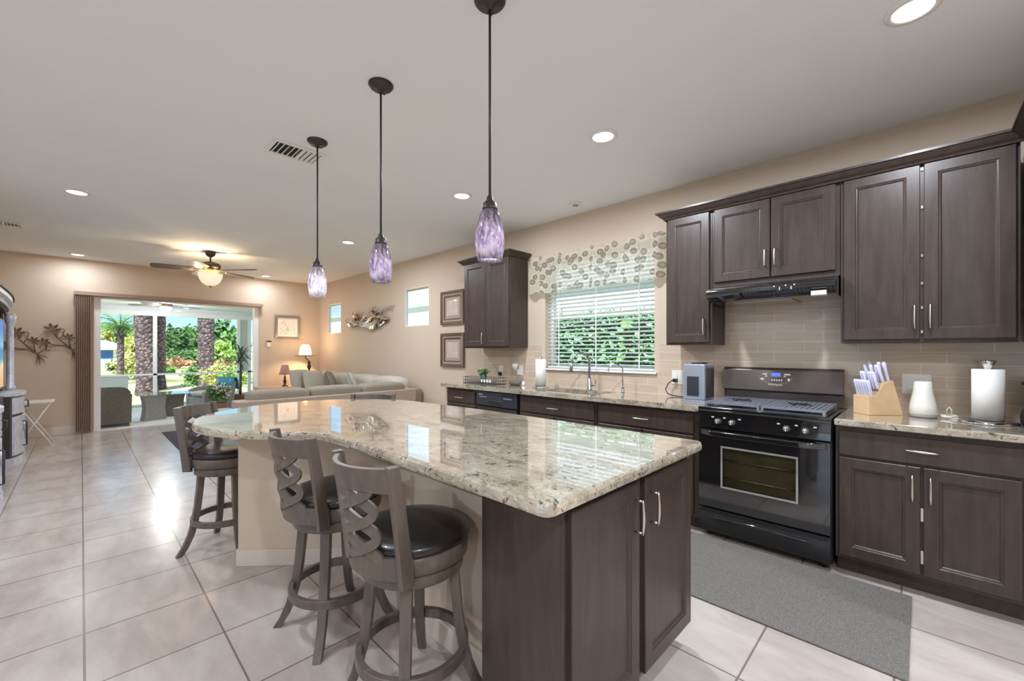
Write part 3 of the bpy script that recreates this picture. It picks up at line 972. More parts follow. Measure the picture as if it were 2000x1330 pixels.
for y in (0.585, 0.632, 0.698):
    lb.box(3.2035, 3.205, y - 0.004, y + 0.004, 1.733, 1.741)
lb.build('dial_marks', 'glow_label', t)

# ------------------------------------------------------------------ gas range
t = thing('gas_range', (3.38, 0.755, 0.0), 'black gas range with glass oven door under the hood', 'stove')
RY0, RY1 = 0.378, 1.134
RX = 3.085
MB().box(RX + 0.03, 3.675, RY0, RY1, 0.035, 0.895).build('body', 'blackmatte', t)
for y in (RY0 + 0.05, RY1 - 0.05):
    for x in (3.16, 3.62):
        MB().lathe([(0.02, 0), (0.02, 0.035)], (x, y, 0), 12).build('foot', 'blackmatte', t)
# cooktop
MB().box(RX - 0.012, 3.60, RY0 - 0.002, RY1 + 0.002, 0.895, 0.917).build('cooktop', 'black', t, bevel=0.006)
MB().box(RX + 0.02, 3.575, RY0 + 0.03, RY1 - 0.03, 0.917, 0.919).build('cooktop_well', 'cooktop', t)
ymid = (RY0 + RY1) / 2
for y in (RY0 + 0.20, RY1 - 0.20):
    for x in (RX + 0.145, RX + 0.375):
        b = MB().lathe([(0.048, 0), (0.05, 0.006), (0.038, 0.010), (0.036, 0.016), (0.0, 0.018)], (x, y, 0.919), 20).build('burner', 'blackmatte', t)
for (a, b) in ((RY0 + 0.030, ymid - 0.004), (ymid + 0.004, RY1 - 0.030)):
    g = MB(); z0_, z1_ = 0.936, 0.950; xa, xb = RX + 0.020, RX + 0.500
    w = 0.016; ym = (a + b) / 2; xm = (xa + xb) / 2
    g.box(xa, xb, a, a + w, z0_, z1_); g.box(xa, xb, b - w, b, z0_, z1_)
    g.box(xa, xa + w, a + w, b - w, z0_, z1_); g.box(xb - w, xb, a + w, b - w, z0_, z1_)
    n = 11
    for k in range(n):
        yy = a + w + (b - a - 2 * w) * (k + 0.5) / n
        g.box(xa + w, xb - w, yy - 0.0105, yy + 0.0105, z0_ + 0.003, z1_)
    for x in (xa, xb - w):
        for y in (a, b - w):
            g.box(x, x + w, y, y + w, 0.919, z0_)
    go = g.build('grate', 'grate', t)
    f = MB()
    for k in range(8):
        an = R(22.5 + 45 * k)
        f.tube([(xm + 0.012 * math.cos(an), ym + 0.012 * math.sin(an), 0.953), (xm + (0.075 if k % 2 else 0.055) * math.cos(an), ym + (0.075 if k % 2 else 0.055) * math.sin(an), 0.953)], 0.006, 6)
    f.tube([(xm + 0.04 * math.cos(2 * PI * k / 20), ym + 0.04 * math.sin(2 * PI * k / 20), 0.953) for k in range(20)], 0.005, 6, closed=True)
    f.build('grate_star', 'blackmatte', go)
# control panel with knobs
cp = MB()
cp.loft([[(RX + 0.03, y, 0.895), (RX - 0.012, y, 0.895), (RX - 0.004, y, 0.868), (RX - 0.016, y, 0.775), (RX + 0.03, y, 0.775)] for y in (RY0, RY1)])
cpo = cp.build('control_panel', 'black', t, bevel=0.003)
for y in (1.006, 0.917, 0.602, 0.503):
    k = MB().disc((RX - 0.012, y, 0.822), 0.02, -0.012, 'x', 18, [(0.022, 0), (0.021, -0.008), (0.016, -0.012), (0.015, -0.026), (0.011, -0.028)]).build('knob', 'steel', t)
    mk = MB().box(RX - 0.042, RX - 0.038, y - 0.003, y + 0.003, 0.812, 0.834)
    mk.build('grip', 'glow_label', k)
mk = MB()
for y in (1.04, 0.965, 0.87, 0.645, 0.55, 0.455):
    mk.box(RX - 0.0125, RX - 0.0105, y - 0.008, y + 0.008, 0.845, 0.853)
mk.build('burner_marks', 'glow_label', cpo)
# oven door
od = MB()
wy0, wy1, wz0, wz1 = 0.545, 0.980, 0.375, 0.650
def dbox(y0, y1, z0, z1): od.box(RX - 0.018, RX + 0.028, y0, y1, z0, z1)
dbox(RY0 + 0.003, wy0, 0.222, 0.765); dbox(wy1, RY1 - 0.003, 0.222, 0.765)
dbox(wy0, wy1, 0.222, wz0); dbox(wy0, wy1, wz1, 0.765)
odo = od.build('oven_door', 'black', t)
wf = MB(); q = 0.006
wf.box(RX - 0.0205, RX - 0.018, wy0 - q, wy0 + q, wz0 - q, wz1 + q); wf.box(RX - 0.0205, RX - 0.018, wy1 - q, wy1 + q, wz0 - q, wz1 + q)
wf.box(RX - 0.0205, RX - 0.018, wy0 + q, wy1 - q, wz0 - q, wz0 + q); wf.box(RX - 0.0205, RX - 0.018, wy0 + q, wy1 - q, wz1 - q, wz1 + q)
wf.build('window_border', 'label_grey', odo)
MB().box(RX - 0.016, RX - 0.010, wy0, wy1, wz0, wz1).build('oven_window', 'ovenglass', odo)
MB().box(RX + 0.026, RX + 0.0285, wy0 - 0.01, wy1 + 0.01, wz0 - 0.01, wz1 + 0.01).build('oven_cavity', 'cavity', t)
rk = MB()
for z in (0.44, 0.56):
    for k in range(12):
        y = wy0 + 0.02 + k * (wy1 - wy0 - 0.04) / 11
        rk.tube([(RX + 0.0, y, z), (RX + 0.025, y, z)], 0.003, 6)
    rk.tube([(RX + 0.004, wy0 + 0.005, z), (RX + 0.004, wy1 - 0.005, z)], 0.004, 6)
rk.build('oven_rack', 'nickel', t)
hn = MB()
n = 17
lp = []
for i in range(n):
    f = i / (n - 1); y = RY0 + 0.02 + f * (RY1 - RY0 - 0.04); s = min(1, min(f, 1 - f) / 0.12); s = s * s * (3 - 2 * s)
    x = RX - 0.018 - 0.042 * s
    lp.append([(x - 0.010, y, 0.726), (x + 0.010, y, 0.722), (x + 0.010, y, 0.762), (x - 0.010, y, 0.758)])
hn.loft(lp, smooth=False)
hn.build('door_handle', 'black', odo, bevel=0.004)
# storage drawer
sd = MB()
lp = []
for (x, z) in ((RX + 0.03, 0.045), (RX - 0.004, 0.045), (RX - 0.018, 0.07), (RX - 0.018, 0.15), (RX - 0.008, 0.172), (RX - 0.006, 0.205), (RX + 0.03, 0.205)):
    lp.append((x, z))
sd.loft([[(x, y, z) for x, z in lp] for y in (RY0 + 0.003, RY1 - 0.003)])
sdo = sd.build('storage_drawer', 'blackmatte', t, bevel=0.003)
lip = MB()
lip.tube([(RX - 0.018 - 0.018 * math.sin(PI * i / 12), RY0 + 0.09 + (RY1 - RY0 - 0.18) * i / 12, 0.15 + 0.016 * math.sin(PI * i / 12)) for i in range(13)], [0.004 + 0.007 * math.sin(PI * i / 12) for i in range(13)], 8)
lip.build('drawer_lip', 'black', sdo)
# backguard
bgd = MB()
bgd.loft([[(3.675, y, 0.917), (3.625, y, 0.917), (3.622, y, 1.000), (3.585, y, 1.012), (3.605, y, 1.165), (3.625, y, 1.182), (3.675, y, 1.182)] for y in (RY0 - 0.004, RY1 + 0.004)])
bg_o = bgd.build('backguard', 'browngloss', t, bevel=0.004)
bq = lambda y, z, d=0.0: (3.585 + 0.02 * (z - 1.012) / 0.153 - d, y, z)
def tile_on_guard(mb, y0, y1, z0, z1, d=0.002):
    mb.loft([[bq(y0, z0, k), bq(y1, z0, k), bq(y1, z1, k), bq(y0, z1, k)] for k in (0.0, d)])
c = MB(); tile_on_guard(c, 0.742, 0.80, 1.118, 1.145); c.build('clock_display', 'screenblue', bg_o)
for (y, z, w, h) in ((0.845, 1.135, 0.03, 0.008), (0.835, 1.120, 0.014, 0.008), (0.70, 1.135, 0.04, 0.010), (0.86, 1.098, 0.022, 0.012), (0.795, 1.092, 0.008, 0.010), (0.78, 1.092, 0.008, 0.010), (0.765, 1.092, 0.008, 0.010), (0.75, 1.092, 0.008, 0.010), (0.735, 1.092, 0.008, 0.010), (0.69, 1.098, 0.012, 0.018), (0.715, 1.12, 0.012, 0.006)):
    c = MB(); tile_on_guard(c, y - w / 2, y + w / 2, z - h / 2, z + h / 2); c.build('button', 'glow_label', bg_o)
# arc line round the buttons
c = MB()
c.tube([bq(0.775 + 0.105 * math.cos(R(a)), 1.112 + 0.048 * math.sin(R(a)), 0.001) for a in range(180, 361, 12)], 0.0012, 5)
c.build('panel_arc', 'label_grey', bg_o)
fc = bpy.data.curves.new('wordmark', 'FONT'); fc.body = 'Whirlpool'; fc.size = 0.022; fc.extrude = 0.0006; fc.align_x = 'CENTER'
fo_ = bpy.data.objects.new('wordmark_curve', fc)
fm = bpy.data.meshes.new_from_object(fo_)
bpy.data.objects.remove(fo_); bpy.data.curves.remove(fc)
fo = bpy.data.objects.new('wordmark', fm); COL.objects.link(fo)
fm.materials.clear(); fm.materials.append(M['glow_label'])
fo.parent = bg_o
fo.location = Vector(bq(0.775, 1.052, 0.0015)) - Vector((3.38, 0.755, 0.0))
fo.rotation_euler = (R(90 - 7.4), 0, R(-90))

# ------------------------------------------------------------------ things on the kitchen counters
ZC = 0.914
# small wire tray with succulent
t = thing('wire_tray', (3.40, 3.80, ZC), 'dark wire tray with white tiles at the far end of the counter', 'tray')
tr = MB()
ty0, ty1, tx0, tx1 = 3.52, 4.07, 3.31, 3.50
for z in (0.035, 0.075):
    tr.tube([(tx0, ty0, ZC + z), (tx1, ty0, ZC + z), (tx1, ty1, ZC + z), (tx0, ty1, ZC + z)], 0.003, 6, closed=True)
for k in range(15):
    y = ty0 + (ty1 - ty0) * k / 14
    for x in (tx0, tx1):
        tr.tube([(x, y, ZC + 0.006), (x, y, ZC + 0.075)], 0.0022, 5)
for k in range(1, 5):
    x = tx0 + (tx1 - tx0) * k / 5
    for y in (ty0, ty1):
        tr.tube([(x, y, ZC + 0.006), (x, y, ZC + 0.075)], 0.0022, 5)
tr.build('wire_rail', 'rattan_tray', t)
MB().box(tx0, tx1, ty0, ty1, ZC, ZC + 0.008).build('base', 'rattan_tray', t)
wt = MB()
for k in range(4):
    wt.box(tx0 - 0.005, tx0 - 0.003, 3.56 + k * 0.048, 3.594 + k * 0.048, ZC + 0.026, ZC + 0.058)
wt.build('white_tile', 'sign_white', t)
t = thing('potted_succulent', (3.42, 3.82, ZC + 0.008), 'small bushy succulent in a green pot standing in the wire tray', 'plant')
MB().lathe([(0.038, 0), (0.042, 0.02), (0.043, 0.10), (0.038, 0.105), (0.034, 0.09)], (3.42, 3.82, ZC + 0.008)).build('pot', 'pot_green', t)
MB().leaves((3.42, 3.82, ZC + 0.138), (0.085, 0.085, 0.045), 140, 0.032, 0.3, 1.4, 3).build('leaves', 'foliage', t, recalc=False)
# black plug device + soap dish
solo('plug_in_charger', MB().box(3.655, 3.689, 3.765, 3.805, 0.998, 1.045), 'blackmatte', (3.67, 3.785, 1.0), 'black charger plugged into the left counter outlet', 'charger', bevel=0.004)
t = thing('stone_dish', (3.50, 3.36, ZC), 'low grey stoneware dish beside the paper towel roll', 'dish')
MB().lathe([(0.05, 0), (0.072, 0.012), (0.075, 0.048), (0.068, 0.05), (0.064, 0.02), (0.0, 0.016)], (3.50, 3.36, ZC), 24, (0.75, 1.15)).build('bowl', 'dishgrey', t)
solo('egg_timer', MB().lathe([(0.022, 0), (0.026, 0.012), (0.018, 0.034), (0.005, 0.05), (0.0, 0.052)], (3.53, 3.255, ZC), 16), 'sign_white', (3.53, 3.255, ZC), 'tiny white cone shaped timer next to the grey dish', 'timer')
# outlets
def outlet(y, z, w, h, label, group=None, kind=None):
    t = thing('outlet', (3.689, y, z), label, 'outlet')
    MB().box(3.683, 3.6895, y - w / 2, y + w / 2, z - h / 2, z + h / 2).build('cover_plate', 'plastic', t, bevel=0.002)
    n = max(1, round(w / 0.055))
    for i in range(n):
        yy = y + (i - (n - 1) / 2) * 0.046
        MB().box(3.680, 3.683, yy - 0.016, yy + 0.016, z - 0.034, z + 0.034).build('socket' if kind is None else 'rocker', 'white', t, bevel=0.001)
    return t
outlet(3.785, 1.065, 0.075, 0.125, 'white outlet with a black charger above the wire tray')
outlet(3.44, 1.075, 0.075, 0.125, 'white outlet behind the plugged in night light near the dish')
outlet(1.535, 1.075, 0.12, 0.125, 'white double outlet behind the silver coffee maker')
outlet(0.020, 1.098, 0.135, 0.13, 'white switch plate on the tile behind the white diffuser', kind='s')
t = thing('night_light', (3.66, 3.50, 1.09), 'white plug in night light with tulip shade over the grey dish', 'night light')
MB().box(3.652, 3.680, 3.425, 3.475, 1.02, 1.09).build('plug_body', 'white', t, bevel=0.004)
MB().lathe([(0.014, 0), (0.034, 0.05), (0.040, 0.085), (0.036, 0.085), (0.012, 0.004)], (3.645, 3.50, 1.07), 16).build('shade', 'plastic', t)

def towel(x, y, label, rad=0.058, hh=0.29, top='loop', base_r=0.085, tone='paper'):
    t = thing('paper_towel_holder', (x, y, ZC), label, 'paper towel holder')
    MB().lathe([(base_r, 0), (base_r + 0.004, 0.004), (base_r - 0.004, 0.014), (base_r * 0.6, 0.018), (0.0, 0.018)], (x, y, ZC), 32).build('base', 'chrome', t)
    MB().lathe([(0.008, 0.018), (0.008, hh + 0.03)], (x, y, ZC), 12).build('rod', 'chrome', t)
    MB().lathe([(0.021, 0.020), (rad, 0.020), (rad, 0.020 + hh), (0.021, 0.020 + hh)], (x, y, ZC), 40).build('towel_roll', 'paper', t)
    if top == 'cone':
        MB().lathe([(0.013, hh + 0.018), (0.016, hh + 0.03), (0.033, hh + 0.062), (0.033, hh + 0.066), (0.0, hh + 0.068)], (x, y, ZC), 24).build('finial', 'chrome', t)
    else:
        MB().lathe([(0.010, hh + 0.02), (0.024, hh + 0.028), (0.020, hh + 0.04), (0.006, hh + 0.046)], (x, y, ZC), 20).build('finial', 'steel', t)
    return t
towel(3.45, 2.93, 'white paper towel roll on a chrome stand left of the sink', 0.056, 0.285)
tw = towel(3.46, -0.262, 'white paper towel roll with flared chrome finial on the right counter', 0.062, 0.275, 'cone', 0.115)

# coffee maker
t = thing('coffee_maker', (3.44, 1.275, ZC), 'silver box shaped coffee maker with a dark panel left of the range', 'coffee maker')
MB().box(3.335, 3.56, 1.185, 1.365, ZC, ZC + 0.012).build('base', 'coffeesilver', t, bevel=0.003)
MB().box(3.345, 3.56, 1.190, 1.36, ZC + 0.012, ZC + 0.293).build('housing', 'coffeesilver', t, bevel=0.012, bseg=3)
MB().box(3.339, 3.345, 1.235, 1.325, ZC + 0.045, ZC + 0.195).build('water_window', 'teal_dw', t, bevel=0.002)
MB().box(3.36, 3.54, 1.1885, 1.19, ZC + 0.03, ZC + 0.26).build('side_panel', 'steel', t)
MB().box(3.36, 3.50, 1.22, 1.30, ZC + 0.293, ZC + 0.303).build('lid', 'blackmatte', t, bevel=0.003)
cb = MB()
cb.tube([(3.655, 1.555, 1.048), (3.645, 1.575, 1.05), (3.62, 1.60, 1.02), (3.60, 1.615, 0.97), (3.585, 1.59, 0.935), (3.57, 1.53, 0.922), (3.55, 1.44, 0.920), (3.54, 1.37, 0.925)], 0.0045, 8)
cb.box(3.645, 3.680, 1.540, 1.572, 1.034, 1.062)
solo('power_cord', cb, 'cable', (3.6, 1.5, ZC), 'black power cord looping from the outlet to the coffee maker', 'cord')

# knife block with knives (each knife its own thing)
KM = Matrix.Translation((3.49, 0.185, ZC)) @ Matrix.Rotation(R(-48), 4, 'Z')
kq = lambda x, y, z: KM @ Vector((x, y, z))
kb = MB()
kw = 0.062
kb.loft([[kq(x, y, z) for x, z in ((-0.115, 0), (0.090, 0), (0.030, 0.215), (-0.032, 0.198), (-0.065, 0.118), (-0.115, 0.118))] for y in (-kw, kw)])
solo('knife_block', kb, 'blockwood', (3.49, 0.185, ZC), 'light wood knife block on the counter right of the range', 'knife block', bevel=0.003)
rows = ('front low', 'middle', 'upper', 'top')
ordn = ('first', 'second', 'third', 'fourth', 'fifth', 'sixth')
for row, (xr, zr, n, L) in enumerate(((-0.090, 0.118, 6, 0.100), (-0.050, 0.160, 5, 0.110), (-0.020, 0.200, 4, 0.112), (0.010, 0.208, 3, 0.122))):
    for k in range(n):
        y = -kw + 0.012 + (2 * kw - 0.024) * (k / (n - 1))
        tilt = -0.22
        P0 = kq(xr, y, zr - 0.003)
        P1 = kq(xr + tilt * L, y + 0.012 * math.sin(k * 2.1 + row) * (row > 0), zr + 0.97 * L)
        t = thing('knife', P0, '%s knife from the left in the %s row of the wooden block' % (ordn[n - 1 - k], rows[row]), 'knife', 'knives in the wooden block')
        MB().tube([P0, P0.lerp(P1, 0.1), P0.lerp(P1, 0.5), P0.lerp(P1, 0.9), P1], [0.007, 0.0098, 0.0088, 0.0112, 0.007], 8).build('handle', 'knife_handle', t)
        MB().tube([P0 - (P1 - P0).normalized() * 0.010, P0], 0.005, 6).build('bolster', 'steel', t)

# white diffuser, cable coil, appliance at the edge
t = thing('aroma_diffuser', (3.52, -0.008, ZC), 'white tapered aroma diffuser in front of the switch plate', 'diffuser')
MB().lathe([(0.060, 0.016), (0.064, 0.02), (0.060, 0.07), (0.044, 0.155), (0.040, 0.205), (0.036, 0.212), (0.0, 0.213)], (3.52, -0.008, ZC), 36).build('cover', 'plastic', t)
MB().lathe([(0.058, 0), (0.063, 0.004), (0.064, 0.0155), (0.0, 0.016)], (3.52, -0.008, ZC), 36).build('base', 'label_grey', t)
cc = MB()
lp = []
for i in range(60):
    a = i * 0.55
    lp.append((3.53 + 0.030 * math.cos(a) * (1 + 0.2 * math.sin(i)), -0.118 + 0.038 * math.sin(a), ZC + 0.004 + 0.00025 * i + 0.003 * math.sin(i * 1.7)))
cc.tube(lp, 0.003, 6)
cc.tube([(3.54, -0.11, ZC + 0.016), (3.535, -0.108, ZC + 0.05), (3.53, -0.118, ZC + 0.068), (3.53, -0.128, ZC + 0.05), (3.54, -0.125, ZC + 0.016)], 0.003, 6)
cc.tube([(3.54, -0.10, ZC + 0.006), (3.56, -0.085, ZC + 0.004), (3.60, -0.08, ZC + 0.004)], 0.0025, 6)
solo('charging_cable', cc, 'plastic', (3.53, -0.118, ZC), 'small white charging cable coiled between diffuser and paper towel', 'cable')
t = thing('kettle', (3.46, -0.485, ZC), 'steel kettle with a black rim cut off by the right edge', 'kettle')
MB().lathe([(0.098, 0.0), (0.108, 0.01), (0.112, 0.05), (0.104, 0.085), (0.090, 0.10), (0.0, 0.10)], (3.46, -0.485, ZC), 36).build('base', 'blackmatte', t)
MB().lathe([(0.088, 0.10), (0.092, 0.12), (0.090, 0.17), (0.082, 0.235), (0.0, 0.245)], (3.46, -0.485, ZC), 36).build('body', 'steel', t)
MB().tube([(3.46, -0.395, ZC + 0.22), (3.44, -0.385, ZC + 0.225), (3.42, -0.40, ZC + 0.235)], 0.01, 8).build('handle', 'blackmatte', t)

# ------------------------------------------------------------------ window dressing over the sink
t = thing('window_blind', (XW + 0.06, 2.42, 1.12), 'white slatted horizontal blind lowered in the kitchen window', 'blind')
sl = MB()
z = 1.165
while z < 2.225:
    sl.obox((XW + 0.062, (KW[0] + KW[1]) / 2, z), (0.050, KW[1] - KW[0] - 0.024, 0.003), 0, 0, R(14))
    z += 0.0415
sl.build('slats', 'blind', t)
MB().box(XW + 0.030, XW + 0.095, KW[0] + 0.012, KW[1] - 0.012, 2.232, 2.282).build('head_rail', 'blind', t)
MB().box(XW + 0.036, XW + 0.088, KW[0] + 0.012, KW[1] - 0.012, 1.117, 1.138).build('bottom_rail', 'blind', t)
cd = MB()
for y in (KW[0] + 0.17, KW[1] - 0.17, (KW[0] + KW[1]) / 2):
    cd.box(XW + 0.033, XW + 0.035, y - 0.006, y + 0.006, 1.12, 2.24)
cd.build('ladder_tape', 'blind', t)
wd = MB().tube([(XW + 0.022, KW[0] + 0.165, 2.235), (XW + 0.020, KW[0] + 0.16, 1.27)], 0.004, 6)
wd.build('tilt_wand', 'blind', t)

t = thing('window_valance', (3.63, 2.46, 2.2), 'sheer cream valance with brown spots gathered over the kitchen window', 'valance')
va = MB()
n = 220
y0, y1 = 1.60, 3.30
def vx(f, z):
    fold = 0.018 * math.sin(f * 70 + 1.6 * math.sin(f * 9)) + 0.009 * math.sin(f * 143 + 2.0)
    amt = 0.55 + 0.45 * (2.36 - z) / 0.42
    return fold * amt
levels = [2.378, 2.362, 2.345, 2.325, 2.26, 2.16, 2.06, 1.99, 1.955]
loops = []
for li, z in enumerate(levels):
    lp = []
    for i in range(n + 1):
        f = i / n
        y = y0 + (y1 - y0) * f
        zz = z
        if li == 0: zz += 0.008 * math.sin(f * 190)
        if li == len(levels) - 1: zz += 0.012 * math.sin(f * 22 + 0.6) - 0.008 * (1 if f > 0.93 else 0)
        xx = 3.615 + vx(f, z) + (0.012 if li == 2 else 0) - 0.02 * (2.36 - z)
        e = max(0.0, (f - 0.955) / 0.045); e2 = max(0.0, (0.045 - f) / 0.045)
        xx += 0.075 * max(e, e2)
        lp.append((xx, y + (0.03 if e else 0) * (2.36 - z), zz))
    loops.append(lp)
va.loft(loops, closed=False, cap0=False, cap1=False, smooth=True)
va.build('fabric', 'valance', t, recalc=False)
MB().tube([(3.69, 1.61, 2.335), (3.645, 1.61, 2.335), (3.645, 3.29, 2.335), (3.69, 3.29, 2.335)], 0.006, 8).build('rod', 'white', t)

# rug in front of the range
solo('kitchen_mat', MB().box(2.272, 3.072, 0.035, 1.50, 0.0, 0.010), 'rug', (2.67, 0.77, 0), 'grey woven kitchen mat on the floor in front of the range', 'mat', bevel=0.003)
# ------------------------------------------------------------------ island
t = thing('kitchen_island', (1.30, 1.6, 0), 'kitchen island with beige knee wall and two dark cabinet doors under the granite top', 'island')
KN = [(1.13, 1.105), (1.13, 2.55), (0.668, 2.98), (0.790, 3.11), (1.34, 2.62), (1.40, 2.62), (1.40, 1.105)]
MB().prism(KN, 0.0, 0.873).build('knee_wall', 'wall', t)
bbm = MB()
def bbseg(a, b, th=0.012, h=0.10):
    a, b = Vector(a), Vector(b); d = (b - a).normalized(); nn = Vector((-d.y, d.x))
    if nn.dot(Vector((-1, 0))) < 0 and nn.dot(Vector((0, 1))) < 0.3: nn = -nn
    bbm.prism([(a.x, a.y), (b.x, b.y), (b.x + nn.x * th, b.y + nn.y * th), (a.x + nn.x * th, a.y + nn.y * th)], 0, h)
bbseg((1.13, 1.105), (1.13, 2.545)); bbseg((1.13, 2.55), (0.664, 2.984)); bbseg((0.668, 2.98), (0.790, 3.11))
bbm.build('baseboard', 'basebd', t, bevel=0.003)
cbx = MB()
cbx.box(0.985, 1.897, 0.752, 1.105, 0.10, 0.873)
cbx.box(1.02, 1.86, 0.815, 1.105, 0.0, 0.10)
cbx.box(1.405, 1.86, 1.107, 2.62, 0.10, 0.873)
cbx.box(1.405, 1.79, 1.107, 2.62, 0.0, 0.10)
cbx.build('cabinet_box', 'espresso', t)
MB().box(0.979, 0.9845, 0.748, 1.100, 0.0, 0.873).build('end_panel', 'espresso', t)
mi = FY(0.752)
leaf_door(t, mi, 1.005, 1.416, 0.108, 0.835, (1.380, 0.722, 0.125, True))
leaf_door(t, mi, 1.462, 1.892, 0.108, 0.835, (1.502, 0.722, 0.125, True))

def smooth_path(pts, n=6):
    out = []
    for i in range(len(pts) - 1):
        p0 = Vector(pts[max(0, i - 1)]); p1 = Vector(pts[i]); p2 = Vector(pts[i + 1]); p3 = Vector(pts[min(len(pts) - 1, i + 2)])
        for k in range(n):
            s = k / n
            out.append(tuple(0.5 * ((2 * p1) + (-p0 + p2) * s + (2 * p0 - 5 * p1 + 4 * p2 - p3) * s * s + (-p0 + 3 * p1 - 3 * p2 + p3) * s ** 3)))
    out.append(tuple(pts[-1]))
    return out
outl = arc((0.862, 0.712), 0.03, 180, 270, 5) + arc((1.878, 0.712), 0.03, 270, 360, 5) + [(1.905, 1.3)]
outl += smooth_path([(1.902, 1.8), (1.89, 2.2), (1.862, 2.52), (1.838, 2.79)] + arc((1.13, 2.79), 0.712, 12, 224, 18)[0:] + [(0.690, 2.215), (0.765, 2.165), (0.806, 2.06), (0.824, 1.90), (0.830, 1.70)], 4)
ct = MB()
def inset(pts, d):
    out = []
    n = len(pts)
    for i in range(n):
        a = Vector(pts[i - 1]); b = Vector(pts[i]); c = Vector(pts[(i + 1) % n])
        t1 = (b - a); t2 = (c - b)
        tt = (t1.normalized() + t2.normalized()).normalized()
        nn = Vector((-tt.y, tt.x))
        out.append((b.x + nn.x * d, b.y + nn.y * d))
    return out
LP = []
for k, z in ((0.010, 0.874), (0.002, 0.878), (0.0, 0.886), (0.0, 0.898), (0.003, 0.908), (0.010, 0.9135)):
    LP.append([(x, y, z) for x, y in inset(outl, k)])
ct.loft(LP)
solo('island_countertop', ct, 'granite', (1.4, 1.8, 0.874), 'large curved cream granite top of the island', 'countertop')

# ------------------------------------------------------------------ bar stools
def make_stool():
    t = thing('bar_stool', (0, 0, 0), 'x', 'bar stool', 'dark wood bar stools')
    for k in range(4):
        a = R(45 + 90 * k); ca, sa = math.cos(a), math.sin(a)
        prof = [(0.150, 0.530), (0.158, 0.42), (0.170, 0.30), (0.186, 0.20), (0.206, 0.12), (0.236, 0.05), (0.268, 0.0)]
        mb = MB(); lp = []
        for i, (r, z) in enumerate(prof):
            w = 0.021 - 0.004 * i / 6; d = 0.019 - 0.002 * i / 6
            c = Vector((r * ca, r * sa, z)); rad = Vector((ca, sa, 0)); tg = Vector((-sa, ca, 0))
            lp.append([c + rad * d + tg * w, c - rad * d + tg * w, c - rad * d - tg * w, c + rad * d - tg * w])
        mb.loft(lp)
        mb.build('leg', 'stool', t, bevel=0.003)
    # foot ring
    mb = MB(); lp = []
    for k in range(48):
        a = 2 * PI * k / 48
        lp.append([((0.196 + dx) * math.cos(a), (0.196 + dx) * math.sin(a), z) for dx, z in ((-0.012, 0.180), (0.012, 0.180), (0.012, 0.218), (-0.012, 0.218))])
    mb.loft(lp, wrap=True); mb.build('foot_ring', 'stool', t, bevel=0.003)
    MB().lathe([(0.13, 0.500), (0.182, 0.502), (0.188, 0.508), (0.188, 0.545), (0.182, 0.552), (0.0, 0.552)], (0, 0, 0), 48).build('base_ring', 'stool', t)
    MB().lathe([(0.10, 0.553), (0.198, 0.554), (0.206, 0.560), (0.207, 0.612), (0.200, 0.616), (0.0, 0.616)], (0, 0, 0), 48).build('seat_ring', 'stool', t)
    MB().lathe([(0.17, 0.6165), (0.203, 0.618), (0.213, 0.628), (0.213, 0.640), (0.206, 0.652), (0.17, 0.664), (0.11, 0.671), (0.0, 0.674)], (0, 0, 0), 48).build('seat', 'leather', t)
    # curved back
    def bx(y, z):
        q = (z - 0.55) / 0.385
        return -(0.146 + 0.050 * q + 0.012 * q * q) - 0.074 * (1 - (y / 0.168) ** 2)
    def nrm(y, z):
        e = 0.002
        dy = (bx(y + e, z) - bx(y - e, z)) / (2 * e)
        return Vector((-1, dy, 0.18)).normalized()
    # rear band that carries the posts
    mb = MB(); lp = []
    for i in range(25):
        a = R(126.5 + 107 * i / 24)
        lp.append([((0.2085 + d) * math.cos(a), (0.2085 + d) * math.sin(a), z) for d, z in ((0, 0.556), (0.020, 0.556), (0.020, 0.630), (0, 0.630))])
    mb.loft(lp); mb.build('rear_band', 'stool', t, bevel=0.003)
    for s in (-1, 1):
        mb = MB(); lp = []
        for i in range(12):
            z = 0.535 + (0.945 - 0.535) * i / 11
            y = s * (0.168 + 0.006 * i / 11); x = bx(y, z) - 0.006
            w = 0.026 - 0.005 * i / 11
            lp.append([(x - w, y - 0.013, z), (x + w, y - 0.013, z), (x + w, y + 0.013, z), (x - w, y + 0.013, z)])
        mb.loft(lp); mb.build('back_post', 'stool', t, bevel=0.004)
    # top rail
    mb = MB(); lp = []
    for i in range(25):
        y = -0.158 + 0.316 * i / 24
        n_ = nrm(y, 0.9); n2 = Vector((n_.x, n_.y, 0)).normalized() * 0.010
        zl = 0.852 + 0.006 * math.cos(PI * y / 0.32)
        p0 = Vector((bx(y, zl), y, zl)); p1 = Vector((bx(y, 0.938), y, 0.938))
        lp.append([p0 + n2, p1 + n2, p1 - n2, p0 - n2])
    mb.loft(lp); mb.build('top_rail', 'stool', t, bevel=0.004)
    # braided splat
    mb = MB()
    for ph in (0.0, 1 / 3, 2 / 3):
        path, nn = [], []
        for i in range(37):
            q = i / 36
            z = 0.610 + (0.864 - 0.610) * q
            y = 0.098 * math.sin(2 * PI * (q * 1.0 + ph) + 0.4)
            d = 0.004 * math.cos(2 * PI * (q * 2.0 + ph * 2))
            n_ = nrm(y, z)
            path.append(Vector((bx(y, z), y, z)) + n_ * d); nn.append(n_)
        mb.strip(path, nn, 0.033, 0.013)
    mb.build('splat', 'stool', t, bevel=0.002)
    return t
st = make_stool()
st.location = (0.880, 1.380, 0); st.rotation_euler = (0, 0, R(4))
st['label'] = 'bar stool nearest the dark island cabinet, black round seat, braided back'
dup(st, (0.862, 2.025, 0), R(6), 'middle bar stool, between the cabinet end and the curved end of the island')
dup(st, (0.700, 3.385, 0), R(-42), 'bar stool at the rounded end of the island near the door mat')
